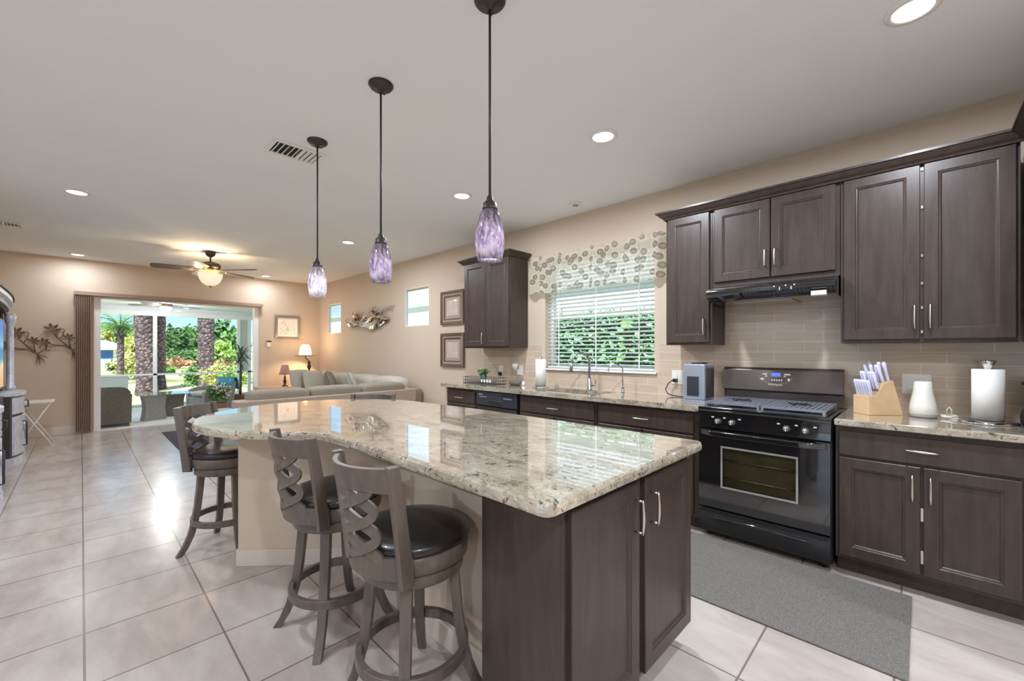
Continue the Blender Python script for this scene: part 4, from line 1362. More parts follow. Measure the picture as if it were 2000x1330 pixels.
dup(st, (1.570, 3.180, 0), R(222), 'bar stool behind the island, only its back rail shows before the sofa')

# ------------------------------------------------------------------ pendant lights
def pendant(x, y, label):
    t = thing('pendant_light', (x, y, CEIL), label, 'pendant lamp', 'purple glass pendants over the island')
    MB().lathe([(0.066, 0), (0.066, -0.008), (0.060, -0.016), (0.050, -0.024), (0.020, -0.028), (0.012, -0.045), (0.0, -0.045)], (x, y, CEIL), 32).build('canopy', 'bronze', t)
    sc = MB()
    for a in (40, 220):
        sc.lathe([(0.005, -0.020), (0.005, -0.027), (0.0, -0.028)], (x + 0.048 * math.cos(R(a)), y + 0.048 * math.sin(R(a)), CEIL), 10)
    sc.build('screw', 'bronze', t)
    MB().tube([(x, y, CEIL - 0.03), (x, y, 1.945)], 0.0055, 10).build('rod', 'bronze', t)
    MB().lathe([(0.007, 1.955), (0.012, 1.95), (0.014, 1.935), (0.028, 1.922), (0.032, 1.90), (0.032, 1.893), (0.0, 1.893)], (x, y, 0), 28).build('collar', 'bronze', t)
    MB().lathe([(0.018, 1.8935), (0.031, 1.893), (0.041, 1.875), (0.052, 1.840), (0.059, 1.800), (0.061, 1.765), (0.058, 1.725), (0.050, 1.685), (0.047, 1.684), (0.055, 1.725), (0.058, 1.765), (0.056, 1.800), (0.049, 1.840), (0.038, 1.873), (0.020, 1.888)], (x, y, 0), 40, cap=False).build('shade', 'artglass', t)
    MB().lathe([(0.012, 1.892), (0.014, 1.86), (0.024, 1.835), (0.028, 1.81), (0.020, 1.785), (0.0, 1.778)], (x, y, 0), 16).build('bulb', 'bulbwarm', t)
    lamp('pendant_bulb', 'POINT', 2.2, (0, 0, 1.755 - CEIL), t, radius=0.02)
    return t
M['bulbwarm'] = plain('lamp_bulb', (1, 0.95, 0.88, 1), 0.4, var=0.0, emit=(1, 0.93, 0.84, 1), emit_s=2.0)
pd = pendant(1.186, 1.284, 'nearest purple glass pendant, its canopy at the top edge')
def pend_copy(x, y, label):
    return dup(pd, (x, y, CEIL), None, label)
pend_copy(1.148, 2.123, 'middle purple glass pendant of the row of three')
pp = pend_copy(1.150, 3.014, 'farthest pendant, pale streaked glass, hanging beside the ceiling vent')
for ch in pp.children:
    if ch.name.startswith('shade'):
        ch.data = ch.data.copy(); ch.data.materials[0] = M['artglass_pale']

# ------------------------------------------------------------------ ceiling fittings
def downlight(x, y, label, watts=1.0):
    t = thing('recessed_light', (x, y, CEIL), label, 'downlight', 'round recessed ceiling lights')
    mb = MB(); lp = []
    for k in range(36):
        a = 2 * PI * k / 36
        lp.append([(x + r * math.cos(a), y + r * math.sin(a), CEIL + z) for r, z in ((0.066, 0.0), (0.096, 0.0), (0.094, -0.006), (0.070, -0.009))])
    mb.loft(lp, wrap=True, smooth=True); mb.build('trim_ring', 'white', t)
    MB().lathe([(0.0668, -0.0005), (0.0668, -0.004), (0.0, -0.004)], (x, y, CEIL), 32).build('lens', 'bulbwhite', t)
    lamp('downlight_lamp', 'AREA', DOWNLIGHT_W * watts, (0, 0, -0.02), t, size=0.13, spread=R(178))
    return t
DL = [(2.478, 0.025, 'large recessed light at the top right, over the kitchen mat', 0.85),
      (2.479, 1.550, 'recessed light in front of the window, right of the nearest pendant', 0.95),
      (2.501, 3.095, 'recessed light just left of the nearest pendant rod', 0.85),
      (2.507, 5.519, 'recessed light between the middle and far pendants, over the sofa', 0.85),
      (2.517, 9.167, 'small recessed light right of the ceiling fan, near the far corner', 0.25),
      (-0.027, 5.562, 'recessed light on the left, nearer of the two on that side', 0.9),
      (-0.034, 9.161, 'small recessed light on the left close to the far wall', 0.25),
      (0.0, 2.2, 'added unseen recessed light above the open floor left of the island', 0.55),  # from here down: lamps out of view, added to fill the room with light
      (0.0, -1.0, 'added unseen recessed light behind the viewpoint', 1.5),
      (2.2, -2.2, 'added unseen recessed light behind the side wall', 1.7),
      (-2.6, 2.2, 'added unseen recessed light over the dining side', 1.35),
      (-2.6, -1.2, 'added unseen recessed light over the back of the dining side', 1.45)]
for (x, y, l, w) in DL:
    downlight(x, y, l, w)

def vent(name, x, y, w, d, label, rz=0.0):
    t = thing(name, (x, y, CEIL), label, 'air vent')
    fr = MB(); b = 0.03; z0, z1 = CEIL - 0.012, CEIL
    fr.box(x - w / 2, x + w / 2, y - d / 2, y - d / 2 + b, z0, z1); fr.box(x - w / 2, x + w / 2, y + d / 2 - b, y + d / 2, z0, z1)
    fr.box(x - w / 2, x - w / 2 + b, y - d / 2 + b, y + d / 2 - b, z0, z1); fr.box(x + w / 2 - b, x + w / 2, y - d / 2 + b, y + d / 2 - b, z0, z1)
    fr.build('frame', 'white', t, bevel=0.003)
    MB().box(x - w / 2 + b, x + w / 2 - b, y - d / 2 + b, y + d / 2 - b, CEIL - 0.002, CEIL - 0.0005).build('dark_duct', 'blackmatte', t)
    sl = MB(); n = 9
    for k in range(n):
        xx = x - w / 2 + b + (k + 0.5) * (w - 2 * b) / n
        sl.obox((xx, y, CEIL - 0.008), (0.020, d - 2 * b, 0.002), 0, 0, R(-38 if k < n / 2 else 38))
    sl.build('louvers', 'white', t)
    return t
vent('ceiling_vent', 1.10, 3.29, 0.36, 0.25, 'white louvred ceiling vent beside the farthest pendant')
vent('ceiling_vent', -0.62, 7.50, 0.30, 0.20, 'small ceiling vent at the far left edge above the television unit')
t = thing('smoke_detector', (3.416, 2.45, CEIL), 'flat round white detector on the ceiling above the kitchen window', 'smoke detector')
MB().lathe([(0.062, 0), (0.062, -0.010), (0.050, -0.020), (0.0, -0.022)], (3.416, 2.45, CEIL), 32).build('housing', 'white', t)
MB().lathe([(0.030, -0.020), (0.030, -0.024), (0.0, -0.024)], (3.416, 2.45, CEIL), 24).build('grille', 'label_grey', t)

# ------------------------------------------------------------------ ceiling fan
fx, fy = 1.334, 7.52
t = thing('ceiling_fan', (fx, fy, CEIL), 'brown and brass ceiling fan with lit bowl over the living room', 'ceiling fan')
MB().lathe([(0.062, 0), (0.066, -0.02), (0.058, -0.05), (0.030, -0.075), (0.012, -0.08), (0.0, -0.08)], (fx, fy, CEIL), 28).build('canopy', 'fanbrown', t)
MB().tube([(fx, fy, CEIL - 0.07), (fx, fy, 2.61)], 0.012, 10).build('downrod', 'fanbrown', t)
MB().lathe([(0.018, 2.625), (0.060, 2.615), (0.115, 2.595), (0.128, 2.575), (0.128, 2.535), (0.118, 2.515), (0.0, 2.512)], (fx, fy, 0), 36).build('motor', 'fanbrown', t)
MB().lathe([(0.118, 2.514), (0.128, 2.498), (0.110, 2.478), (0.085, 2.47), (0.085, 2.442), (0.0, 2.440)], (fx, fy, 0), 36).build('brass_ring', 'brass', t)
for k in range(5):
    a = R(24 + 72 * k); ca, sa = math.cos(a), math.sin(a)
    lp = []
    for (r, w) in ((0.20, 0.055), (0.26, 0.064), (0.50, 0.072), (0.63, 0.070), (0.665, 0.055), (0.68, 0.03)):
        tw = R(14)
        lo = []
        for (s, dz) in ((1, 0.006), (-1, 0.006), (-1, -0.006), (1, -0.006)):
            off = s * w
            lo.append((fx + r * ca - sa * off * math.cos(tw), fy + r * sa + ca * off * math.cos(tw), 2.502 + off * math.sin(tw) + dz))
        lp.append(lo)
    b = MB().loft(lp).build('blade', 'fanblade_lit' if k in (1, 3) else 'fanblade_dark', t)
    br = MB()
    br.obox((fx + 0.16 * ca, fy + 0.16 * sa, 2.497), (0.13, 0.035, 0.008), a)
    br.obox((fx + 0.23 * ca, fy + 0.23 * sa, 2.497), (0.06, 0.07, 0.006), a, R(0))
    br.build('bracket', 'brass', b)
MB().lathe([(0.150, 2.446), (0.152, 2.425), (0.140, 2.375), (0.110, 2.318), (0.065, 2.280), (0.018, 2.265), (0.016, 2.270), (0.062, 2.286), (0.105, 2.322), (0.135, 2.377), (0.146, 2.425)], (fx, fy, 0), 40, cap=False).build('glass_bowl', 'fanglass', t)
MB().lathe([(0.012, 2.272), (0.018, 2.262), (0.010, 2.250), (0.0, 2.245)], (fx, fy, 0), 14).build('finial', 'fanbrown', t)
for (a, w) in ((60, 11.0), (180, 11.0), (300, 11.0)):
    lamp('fan_bulb', 'POINT', w, (0.135 * math.cos(R(a)), 0.135 * math.sin(R(a)), 2.452 - CEIL), t, color=(1.0, 0.74, 0.45), radius=0.02)
# ------------------------------------------------------------------ living room
# sectional sofa: back toward the kitchen, second wing along the kitchen-side wall
t = thing('sectional_sofa', (2.4, 6.2, 0), 'taupe sectional sofa seen from behind beyond the island', 'sofa')
SY = 5.30
MB().box(1.22, 3.42, SY, SY + 0.95, 0.08, 0.42).build('seat_base', 'sofa', t, bevel=0.03, bseg=3)
bk = MB()
bk.loft([[(1.16, y, z), (3.42, y, z), (3.42, y2, z2), (1.16, y2, z2)] for (y, z, y2, z2) in ((SY, 0.05, SY + 0.16, 0.05), (SY - 0.01, 0.5, SY + 0.17, 0.5), (SY - 0.03, 0.76, SY + 0.18, 0.76))])
bk.build('back_frame', 'sofaback', t, bevel=0.02, bseg=3)
for k in range(3):
    x0 = 1.30 + k * 0.655
    MB().blob((x0 + 0.325, SY + 0.14, 0.748), (0.330, 0.15, 0.115), 28, 12, 0.32, 0.45).build('back_cushion', 'sofa', t)
    MB().blob((x0 + 0.325, SY + 0.58, 0.46), (0.33, 0.38, 0.085), 24, 8, 0.35, 0.6).build('seat_cushion', 'sofa', t)
MB().blob((1.195, SY + 0.46, 0.35), (0.13, 0.50, 0.27), 24, 10, 0.4, 0.5).build('arm', 'sofaback', t)
wing = MB().box(2.72, 3.66, SY + 0.97, 8.55, 0.08, 0.42).build('wing_base', 'sofa', t, bevel=0.03, bseg=3)
MB().box(3.46, 3.675, SY + 0.2, 8.60, 0.05, 0.74).build('wing_back', 'sofa', t, bevel=0.04, bseg=3)
for k in range(4):
    y0 = SY + 0.28 + k * 0.80
    MB().blob((3.40, y0 + 0.40, 0.735), (0.16, 0.39, 0.18), 24, 10, 0.5, 0.6).build('back_cushion', 'cushion', t)
    if k: MB().blob((3.05, y0 + 0.40, 0.47), (0.37, 0.39, 0.085), 24, 8, 0.35, 0.6).build('seat_cushion', 'cushion', t)
MB().blob((3.15, 8.66, 0.34), (0.50, 0.12, 0.26), 24, 10, 0.4, 0.5).build('arm', 'sofa', t)

def pillow(x, y, z, rz, rx, s, mat, label):
    mb = MB()
    n = 20; lp = []
    for i in range(9):
        f = -1 + 2 * i / 8
        th_ = 0.075 * (1 - abs(f) ** 2.2) + 0.004
        lp.append((f, th_))
    pts = []
    m = Matrix.Translation((x, y, z)) @ Euler((rx, 0, rz)).to_matrix().to_4x4()
    def P_(u, v, sgn):
        k = (1 - abs(u) ** 3) * (1 - abs(v) ** 3)
        pinch = 1 - 0.08 * (abs(u * v))
        return m @ Vector((u * s * pinch, sgn * (0.07 * k ** 0.5 + 0.003), v * s * pinch))
    N = 12
    for sgn in (1, -1):
        lo = [[P_(-1 + 2 * i / N, -1 + 2 * j / N, sgn) for i in range(N + 1)] for j in range(N + 1)]
        mb.loft(lo, closed=False, cap0=False, cap1=False, smooth=True)
    solo('throw_pillow', mb, mat, (x, y, z - s), label, 'pillow', 'throw pillows on the sectional')
pillow(2.86, 8.30, 0.76, R(20), R(-18), 0.21, 'cushion', 'cream throw pillow at the far left end of the sofa wing')
pillow(3.01, 8.05, 0.75, R(8), R(-18), 0.20, 'cushion', 'cream throw pillow standing right of the leftmost one')
pillow(3.06, 7.42, 0.77, R(60), R(-20), 0.20, 'sofa', 'taupe throw pillow in the middle of the sofa wing')
pillow(3.06, 6.62, 0.78, R(70), R(-20), 0.20, 'cushion', 'pale throw pillow on the near part of the sofa wing')

# side table with table lamp
t = thing('side_table', (2.72, 9.15, 0), 'tan side table holding the mauve shaded lamp', 'side table')
MB().box(2.36, 3.05, 8.90, 9.40, 0.565, 0.60).build('top', 'sidetable', t, bevel=0.006)
for x in (2.40, 3.01):
    for y in (8.94, 9.36):
        MB().tube([(x, y, 0.565), (x, y, 0.0)], [0.024, 0.016], 10).build('leg', 'sidetable', t)
MB().box(2.40, 3.01, 8.94, 9.36, 0.20, 0.222).build('shelf', 'sidetable', t)
t = thing('table_lamp', (2.847, 9.12, 0.60), 'small unlit table lamp with mauve shade and dark turned base', 'lamp')
MB().lathe([(0.060, 0), (0.060, 0.015), (0.025, 0.03), (0.020, 0.06), (0.034, 0.09), (0.022, 0.13), (0.016, 0.16), (0.024, 0.18), (0.010, 0.20), (0.008, 0.27)], (2.847, 9.12, 0.60), 20).build('base', 'darkturned', t)
MB().lathe([(0.105, 0.235), (0.060, 0.425), (0.058, 0.425), (0.103, 0.235)], (2.847, 9.12, 0.60), 28, cap=False).build('shade', 'lampshade', t)

# floor lamp
lx, ly = 3.275, 9.02
t = thing('floor_lamp', (lx, ly, 0), 'lit floor lamp with dark pole and small glass tray in the far corner', 'lamp')
MB().lathe([(0.13, 0), (0.13, 0.015), (0.05, 0.03), (0.02, 0.05), (0.0, 0.05)], (lx, ly, 0), 28).build('base', 'darkturned', t)
MB().lathe([(0.013, 0.04), (0.013, 0.70), (0.024, 0.73), (0.016, 0.80), (0.016, 0.92), (0.034, 0.96), (0.036, 1.0), (0.020, 1.03), (0.030, 1.07), (0.012, 1.10), (0.0, 1.11)], (lx, ly, 0), 20).build('pole', 'darkturned', t)
MB().tube([(lx, ly, 1.09), (lx - 0.03, ly, 1.13), (lx - 0.06, ly, 1.15), (lx - 0.075, ly, 1.20), (lx - 0.075, ly, 1.25)], 0.009, 10).build('neck', 'darkturned', t)
sx = lx - 0.075
MB().lathe([(0.0, 1.196), (0.19, 1.200), (0.20, 1.212), (0.19, 1.208), (0.0, 1.203)], (sx, ly, 0), 36).build('tray', 'lampshade', t)
MB().lathe([(0.115, 1.225), (0.112, 1.29), (0.095, 1.38), (0.062, 1.435), (0.060, 1.435), (0.093, 1.38), (0.110, 1.29), (0.113, 1.225)], (sx, ly, 0), 32, cap=False).build('shade', 'litshade', t)
lamp('floor_lamp_bulb', 'POINT', 9.0, (sx - lx, 0, 1.47), t, color=(1.0, 0.66, 0.36), radius=0.05)
lamp('floor_lamp_downlight', 'SPOT', 26.0, (0.12, 0.12, 1.17), t, color=(1.0, 0.68, 0.38), radius=0.03, rot=(R(20), R(20), 0), cone=R(118), blend=0.5)

# television unit on the left
ux = XL + 0.02
t = thing('media_console', (-0.8, 6.66, 0), 'distressed silver and dark wood media console with arched top at the left edge', 'media console')
def bow(y, a, b, xf, d):
    f = (y - a) / (b - a) * 2 - 1
    return xf + d * (1 - f * f)
def pier(ya, yb):
    def slab(z0, z1, grow, mat, name, parent=t, inset_=0.0, d=0.07):
        pts = [(ux, ya + inset_)] + [(bow(y, ya, yb, -0.56 + grow, d), y) for y in [ya + inset_ + (yb - ya - 2 * inset_) * i / 10 for i in range(11)]] + [(ux, yb - inset_)]
        return MB().prism(pts, z0, z1).build(name, mat, parent)
    slab(0.0, 0.09, 0.025, 'silverpaint', 'plinth')
    slab(0.09, 0.79, 0.0, 'unitdark', 'cabinet_box')
    slab(0.79, 0.83, 0.030, 'silverpaint', 'ledge')
    def front(z0, z1, name, inn=0.03):
        mb = MB(); lp = []
        for i in range(11):
            y = ya + inn + (yb - ya - 2 * inn) * i / 10
            x = bow(y, ya, yb, -0.56, 0.07)
            lp.append([(x + 0.001, y, z0), (x + 0.018, y, z0 + 0.006), (x + 0.018, y, z1 - 0.006), (x + 0.001, y, z1)])
        return mb.loft(lp).build(name, 'silverpaint', t)
    dr_ = front(0.58, 0.775, 'drawer')
    do_ = front(0.11, 0.555, 'door')
    ym = (ya + yb) / 2
    xm = bow(ym, ya, yb, -0.56, 0.07) + 0.018
    MB().tube([(xm, ym, 0.64), (xm + 0.028, ym, 0.645), (xm + 0.028, ym, 0.715), (xm, ym, 0.72)], 0.008, 8).build('handle', 'unitdark', dr_)
    MB().tube([(xm - 0.004, ym - 0.14, 0.20), (xm + 0.024, ym - 0.14, 0.205), (xm + 0.024, ym - 0.14, 0.48), (xm - 0.004, ym - 0.14, 0.485)], 0.009, 8).build('handle', 'unitdark', do_)
    sw = MB().tube([(xm + 0.004, ym + 0.10 * math.sin(a * 0.62), 0.17 + a * 0.033) for a in range(10)], 0.012, 8)
    sw.build('scroll_carving', 'silverpaint', do_)
    for y in ((yb - 0.06,) if yb > 7 else (ya + 0.06,)):
        MB().lathe([(0.045, 0.83), (0.045, 0.87), (0.032, 0.89), (0.030, 1.62), (0.042, 1.66), (0.050, 1.72), (0.045, 1.76)], (-0.605, y, 0), 18).build('column', 'silverpaint', t)
    MB().box(ux, -0.66, yb - 0.22 if yb > 7 else ya, yb if yb > 7 else ya + 0.22, 0.83, 1.76).build('side_tower', 'unitdark', t)
pier(7.36, 8.05); pier(5.25, 5.94)
MB().box(ux, -0.60, 5.94, 7.36, 0.0, 0.80).build('tv_bench', 'unitdark', t)
MB().box(ux, ux + 0.03, 5.47, 7.83, 0.83, 1.80).build('rear_panel', 'unitdark', t)
ya, yb = 5.20, 8.10
def crown_layer(name, z_off, grow, th, mat, arch=0.04):
    cr = MB(); lp = []
    for i in range(33):
        y = ya - grow + (yb - ya + 2 * grow) * i / 32; f = (y - 6.65) / 1.45
        zb = 1.755 + z_off + arch * max(0.0, 1 - f * f)
        x = -0.600 + grow + 0.05 * (1 - min(1, abs(f)) ** 4)
        lp.append([(ux, y, zb), (x - 0.03, y, zb), (x, y, zb + th * 0.4), (x, y, zb + th), (ux, y, zb + th)])
    cr.loft(lp).build(name, mat, t)
crown_layer('frieze', 0.0, -0.03, 0.07, 'unitdark')
crown_layer('arched_crown', 0.07, 0.0, 0.07, 'silverpaint')
crown_layer('crown_cap', 0.14, 0.015, 0.025, 'unitdark')
t = thing('television', (-0.66, 6.65, 0.80), 'flat television showing a beach, mostly cut off by the left edge', 'television')
MB().box(-0.70, -0.635, 5.60, 7.70, 0.865, 1.68).build('housing', 'blackmatte', t, bevel=0.005)
MB().box(-0.6345, -0.632, 5.63, 7.67, 0.895, 1.65).build('screen', 'tv', t)
MB().box(-0.74, -0.60, 6.4, 6.9, 0.801, 0.815).box(-0.69, -0.65, 6.55, 6.75, 0.815, 0.87).build('stand', 'blackmatte', t)

# white folding tray table
t = thing('tray_table', (-0.40, 8.75, 0), 'white folding tray table with crossed legs by the media console', 'tray table')
MB().box(-0.62, -0.26, 8.50, 8.92, 0.600, 0.618).build('tray_top', 'plastic', t, bevel=0.006)
for y in (8.53, 8.89):
    for s in (-1, 1):
        MB().tube([(-0.44 + s * 0.15, y, 0.60), (-0.44 - s * 0.17, y + s * 0.001, 0.008)], 0.009, 8).build('leg', 'plastic', t)
MB().tube([(-0.44, 8.53, 0.32), (-0.44, 8.89, 0.32)], 0.007, 8).build('stretcher', 'plastic', t)

# wall flowers
def wall_flower(cx, cz, flip, label):
    y = YF - 0.02
    t = thing('wall_art', (cx, YF, cz), label, 'wall art', 'bronze flower sprays on the far wall')
    def q(u, v, d=0.0): return (cx + flip * u, y - d, cz + v)
    stem = MB()
    def curl(c, r, a0, a1, n=16):
        return [q(c[0] + r * (1 - 0.5 * i / n) * math.cos(R(a0 + (a1 - a0) * i / n)), c[1] + r * (1 - 0.5 * i / n) * math.sin(R(a0 + (a1 - a0) * i / n))) for i in range(n + 1)]
    stem.tube([q(0.17, -0.12), q(0.13, -0.03), q(0.05, 0.03), q(-0.06, 0.045), q(-0.13, 0.075)], 0.008, 6)
    stem.tube([q(0.13, -0.03), q(0.04, 0.08), q(-0.03, 0.17), q(-0.06, 0.25)], 0.008, 6)
    stem.tube([q(0.12, -0.02), q(0.11, 0.06), q(0.10, 0.14)], 0.007, 6)
    stem.tube([q(0.05, 0.03), q(-0.08, 0.02)] + curl((-0.11, -0.02), 0.045, 60, 330), 0.005, 6)
    stem.tube([q(0.0, 0.12), q(0.04, 0.20)] + curl((0.01, 0.255), 0.05, 20, 250), 0.005, 6)
    stem.tube([q(0.14, -0.04), q(0.20, 0.02)] + curl((0.19, 0.06), 0.045, -40, 200), 0.005, 6)
    for (a, b) in ((0.215, -0.16), (0.165, -0.20), (0.25, -0.09), (0.13, -0.19)):
        stem.tube([q(0.14, -0.05), q((0.14 + a) / 2 + 0.01, (b - 0.05) / 2), q(a, b)], [0.006, 0.006, 0.002], 6)
    stem.build('stem', 'artmetal', t)
    for (u, v, s) in ((-0.075, 0.275, 0.100), (-0.16, 0.075, 0.075), (0.10, 0.155, 0.070)):
        fl = MB()
        for k in range(7):
            a = 2 * PI * k / 7; ca, sa = math.cos(a), math.sin(a)
            pts = []
            for (r, w, d) in ((0.15, 0.04, 0.004), (0.5, 0.20, 0.012), (0.85, 0.14, 0.022), (1.0, 0.02, 0.030)):
                pts.append([q(u + s * (r * ca - w * sa), v + s * (r * sa + w * ca), d), q(u + s * (r * ca + w * sa), v + s * (r * sa - w * ca), d), q(u + s * (r * ca + w * sa), v + s * (r * sa - w * ca), d + 0.002), q(u + s * (r * ca - w * sa), v + s * (r * sa + w * ca), d + 0.002)])
            fl.loft(pts)
        fl.disc(q(u, v, 0.0), s * 0.22, -0.02, 'y', 12)
        fl.build('flower', 'artmetal', t)
wall_flower(-0.235, 1.36, 1, 'bronze wire flower spray on the far wall beside the vertical blind')
wall_flower(-0.60, 1.30, 1, 'bronze wire flower spray on the far wall half hidden by the media console')

# pictures
def picture(mpf, u0, u1, v0, v1, fw, fmat, imat, pmat, root, depth=0.03, inner=0.02):
    def ring(a, b, d0, d1, name, mat):
        mb = MB()
        def rect(i, d): return [mpf(u0 + i, v0 + i, d), mpf(u1 - i, v0 + i, d), mpf(u1 - i, v1 - i, d), mpf(u0 + i, v1 - i, d)]
        mb.loft([rect(a, d0), rect(a, d1), rect(b, d1 * 0.8), rect(b, d0)], wrap=True)
        mb.build(name, mat, root)
    ring(0, fw, 0.0, depth, 'frame', fmat)
    if imat: ring(fw, fw + inner, 0.0, depth * 0.7, 'liner', imat)
    k = fw + (inner if imat else 0)
    ring(k, k + 0.022, 0.0, depth * 0.62, 'inner_frame', fmat) if imat else None
    k += 0.022 if imat else 0
    mb = MB()
    mb.loft([[mpf(u0 + k, v0 + k, d), mpf(u1 - k, v0 + k, d), mpf(u1 - k, v1 - k, d), mpf(u0 + k, v1 - k, d)] for d in (0.002, 0.008)])
    mb.build('mat_board', 'picframe_inner' if imat else 'white', root)
    k2 = k + (0.045 if imat else 0.055)
    mb = MB()
    mb.loft([[mpf(u0 + k2, v0 + k2, d), mpf(u1 - k2, v0 + k2, d), mpf(u1 - k2, v1 - k2, d), mpf(u0 + k2, v1 - k2, d)] for d in (0.008, 0.0095)])
    mb.build('print', pmat, root)
FK = FX(XW)
t = thing('picture_frame', (XW, 4.78, 1.69), 'upper of two walnut framed pale prints beside the wall cabinet', 'picture')
picture(FK, 4.515, 5.040, 1.682, 2.163, 0.045, 'picframe', 'picframe_inner', 'print_a', t)
t = thing('picture_frame', (XW, 4.78, 1.08), 'lower of two walnut framed pale prints beside the wall cabinet', 'picture')
picture(FK, 4.515, 5.040, 1.080, 1.561, 0.045, 'picframe', 'picframe_inner', 'print_a', t)
t = thing('picture_frame', (3.04, YF, 1.55), 'pewter framed white print on the far wall above the lamps', 'picture')
picture(FY(YF), 2.80, 3.285, 1.560, 2.045, 0.045, 'silverframe', None, 'print_b', t)

# thermostat-like wall units on the far wall
t = thing('wall_speaker', (2.68, YF, 1.45), 'small white rounded wall unit with a black top right of the slider', 'wall unit')
MB().box(2.640, 2.715, YF - 0.03, YF, 1.385, 1.485).build('body', 'plastic', t, bevel=0.012, bseg=3)
MB().box(2.650, 2.725, YF - 0.035, YF, 1.490, 1.515).build('black_cap', 'blackmatte', t, bevel=0.003)

# chrome wall sculpture: overlapping bent metal leaves
t = thing('wall_sculpture', (XW, 7.2, 1.75), 'polished chrome wave wall sculpture between the two small windows', 'wall sculpture')
rd = random.Random(11)
wv = MB()
for k in range(4):
    lp = []
    for i in range(29):
        f = i / 28
        y = 8.05 - 1.55 * f
        zc = 1.80 + 0.035 * k + 0.05 * math.sin(f * 8 + k * 0.9)
        w = (0.10 + 0.03 * math.sin(f * 11 + k)) * (1 - 0.7 * k / 4) * min(1, f / 0.06 + 0.2, (1 - f) / 0.06 + 0.2)
        d = 0.05 + 0.022 * k + 0.03 * math.sin(f * 13 + 2 * k)
        lp.append([(XW - d, y, zc - w / 2), (XW - d - 0.03 * math.sin(f * 19 + k), y, zc), (XW - d + 0.02, y, zc + w / 2), (XW - d + 0.024, y, zc + w / 2), (XW - d + 0.005, y, zc), (XW - d + 0.004, y, zc - w / 2)])
    wv.loft(lp, smooth=False)
wv.build('wave_band', 'chrome', t)
lf = MB()
for (cy, cz, s, nn) in ((7.55, 1.90, 0.20, 16), (6.95, 1.93, 0.20, 16), (6.72, 1.84, 0.13, 10)):
    for k in range(nn):
        a = rd.uniform(15, 165); L = s * rd.uniform(0.55, 1.0); d = rd.uniform(0.05, 0.10)
        ca, sa = math.cos(R(a)), math.sin(R(a))
        path = [Vector((XW - d, cy + rd.uniform(-0.10, 0.10), cz + rd.uniform(-0.08, 0.02)))]
        path.append(path[0] + Vector((-0.02, ca * L * 0.5, sa * L * 0.5))); path.append(path[0] + Vector((0.0, ca * L, sa * L)))
        lf.strip(path, [Vector((-1, rd.uniform(-.5, .5), rd.uniform(-.5, .5)))] * 3, [0.02, 0.06, 0.005], 0.004)
tag(lf.build('metal_leaf', 'copperleaf', t), kind='stuff')
wr = MB()
for k in range(4):
    wr.tube([(XW - 0.04, 6.85 - 0.02 * k, 1.90), (XW - 0.05, 6.68, 1.98 + 0.02 * k), (XW - 0.03, 6.50 - 0.03 * k, 2.02 + 0.02 * k), (XW - 0.02, 6.40 - 0.02 * k, 1.98 + 0.03 * k)], 0.003, 5)
wr.build('wire_tendril', 'artmetal', t)

# dark mat near the slider
solo('door_mat', MB().box(0.90, 1.60, 6.40, 8.70, 0, 0.008), 'darkmat', (1.4, 7.8, 0), 'dark slate grey mat on the tile near the sliding door', 'mat')
# ------------------------------------------------------------------ lanai (covered patio behind the slider)
LY = 12.40
struct('floor_lanai', MB().box(-1.6, 3.6, YF + 0.2, LY + 0.2, -0.12, -0.02), 'patio')
struct('ceiling_lanai', MB().box(-1.6, 3.6, YF + 0.2, LY + 0.25, 2.29, 2.95), 'lanaiceil')
scr = MB()
scr.box(-1.5, 3.12, LY, LY + 0.10, 2.10, 2.19)
scr.box(-1.5, 3.12, LY, LY + 0.05, 0.755, 0.795)
scr.box(-1.5, 3.12, LY, LY + 0.05, -0.02, 0.04)
for x in (0.24, 1.17, 2.795, 3.03):
    scr.box(x - 0.035, x + 0.035, LY, LY + 0.06, -0.02, 2.10)
struct('trim_2', scr, 'frame_white')
struct('trim_3', MB().box(-1.5, 3.12, LY + 0.01, LY + 0.10, 2.19, 2.29), 'lanaiceil')
struct('wall_lanai', MB().box(2.83, 2.995, LY + 0.015, LY + 0.03, 0.80, 2.10), 'shoji')
struct('wall_lanai_side', MB().box(3.14, 3.24, YF + 0.2, LY + 0.1, -0.02, 2.29), 'shoji')
# pale kick panel below the rail at the left bay
struct('wall_kick', MB().box(0.28, 0.72, LY + 0.015, LY + 0.03, 0.04, 0.755), 'shoji')

def patio_fan():
    fx, fy, ft_ = 1.20, 11.0, 2.29
    t = thing('ceiling_fan', (fx, fy, ft_), 'outdoor fan with white light kit under the lanai ceiling, seen through the slider', 'ceiling fan')
    MB().lathe([(0.07, 0), (0.11, -0.02), (0.12, -0.05), (0.11, -0.08), (0.0, -0.085)], (fx, fy, ft_), 28).build('motor', 'wicker_dark', t)
    for k in range(5):
        a = R(12 + 72 * k); ca, sa = math.cos(a), math.sin(a); lp = []
        for (r, w) in ((0.10, 0.03), (0.2, 0.055), (0.5, 0.06), (0.60, 0.03)):
            lp.append([(fx + r * ca - sa * s * w, fy + r * sa + ca * s * w, ft_ - 0.066 + 0.2 * s * w + d) for s, d in ((1, 0.003), (-1, 0.003), (-1, -0.003), (1, -0.003))])
        MB().loft(lp).build('blade', 'fanblade_dark', t)
    MB().lathe([(0.09, -0.086), (0.10, -0.11), (0.085, -0.16), (0.05, -0.185), (0.0, -0.19)], (fx, fy, ft_), 28).build('light_bowl', 'lit_kit', t)
    lamp('patio_fan_bulb', 'POINT', 45.0, (0, 0, -0.27), t, color=(1, 0.98, 0.95), radius=0.08)
patio_fan()

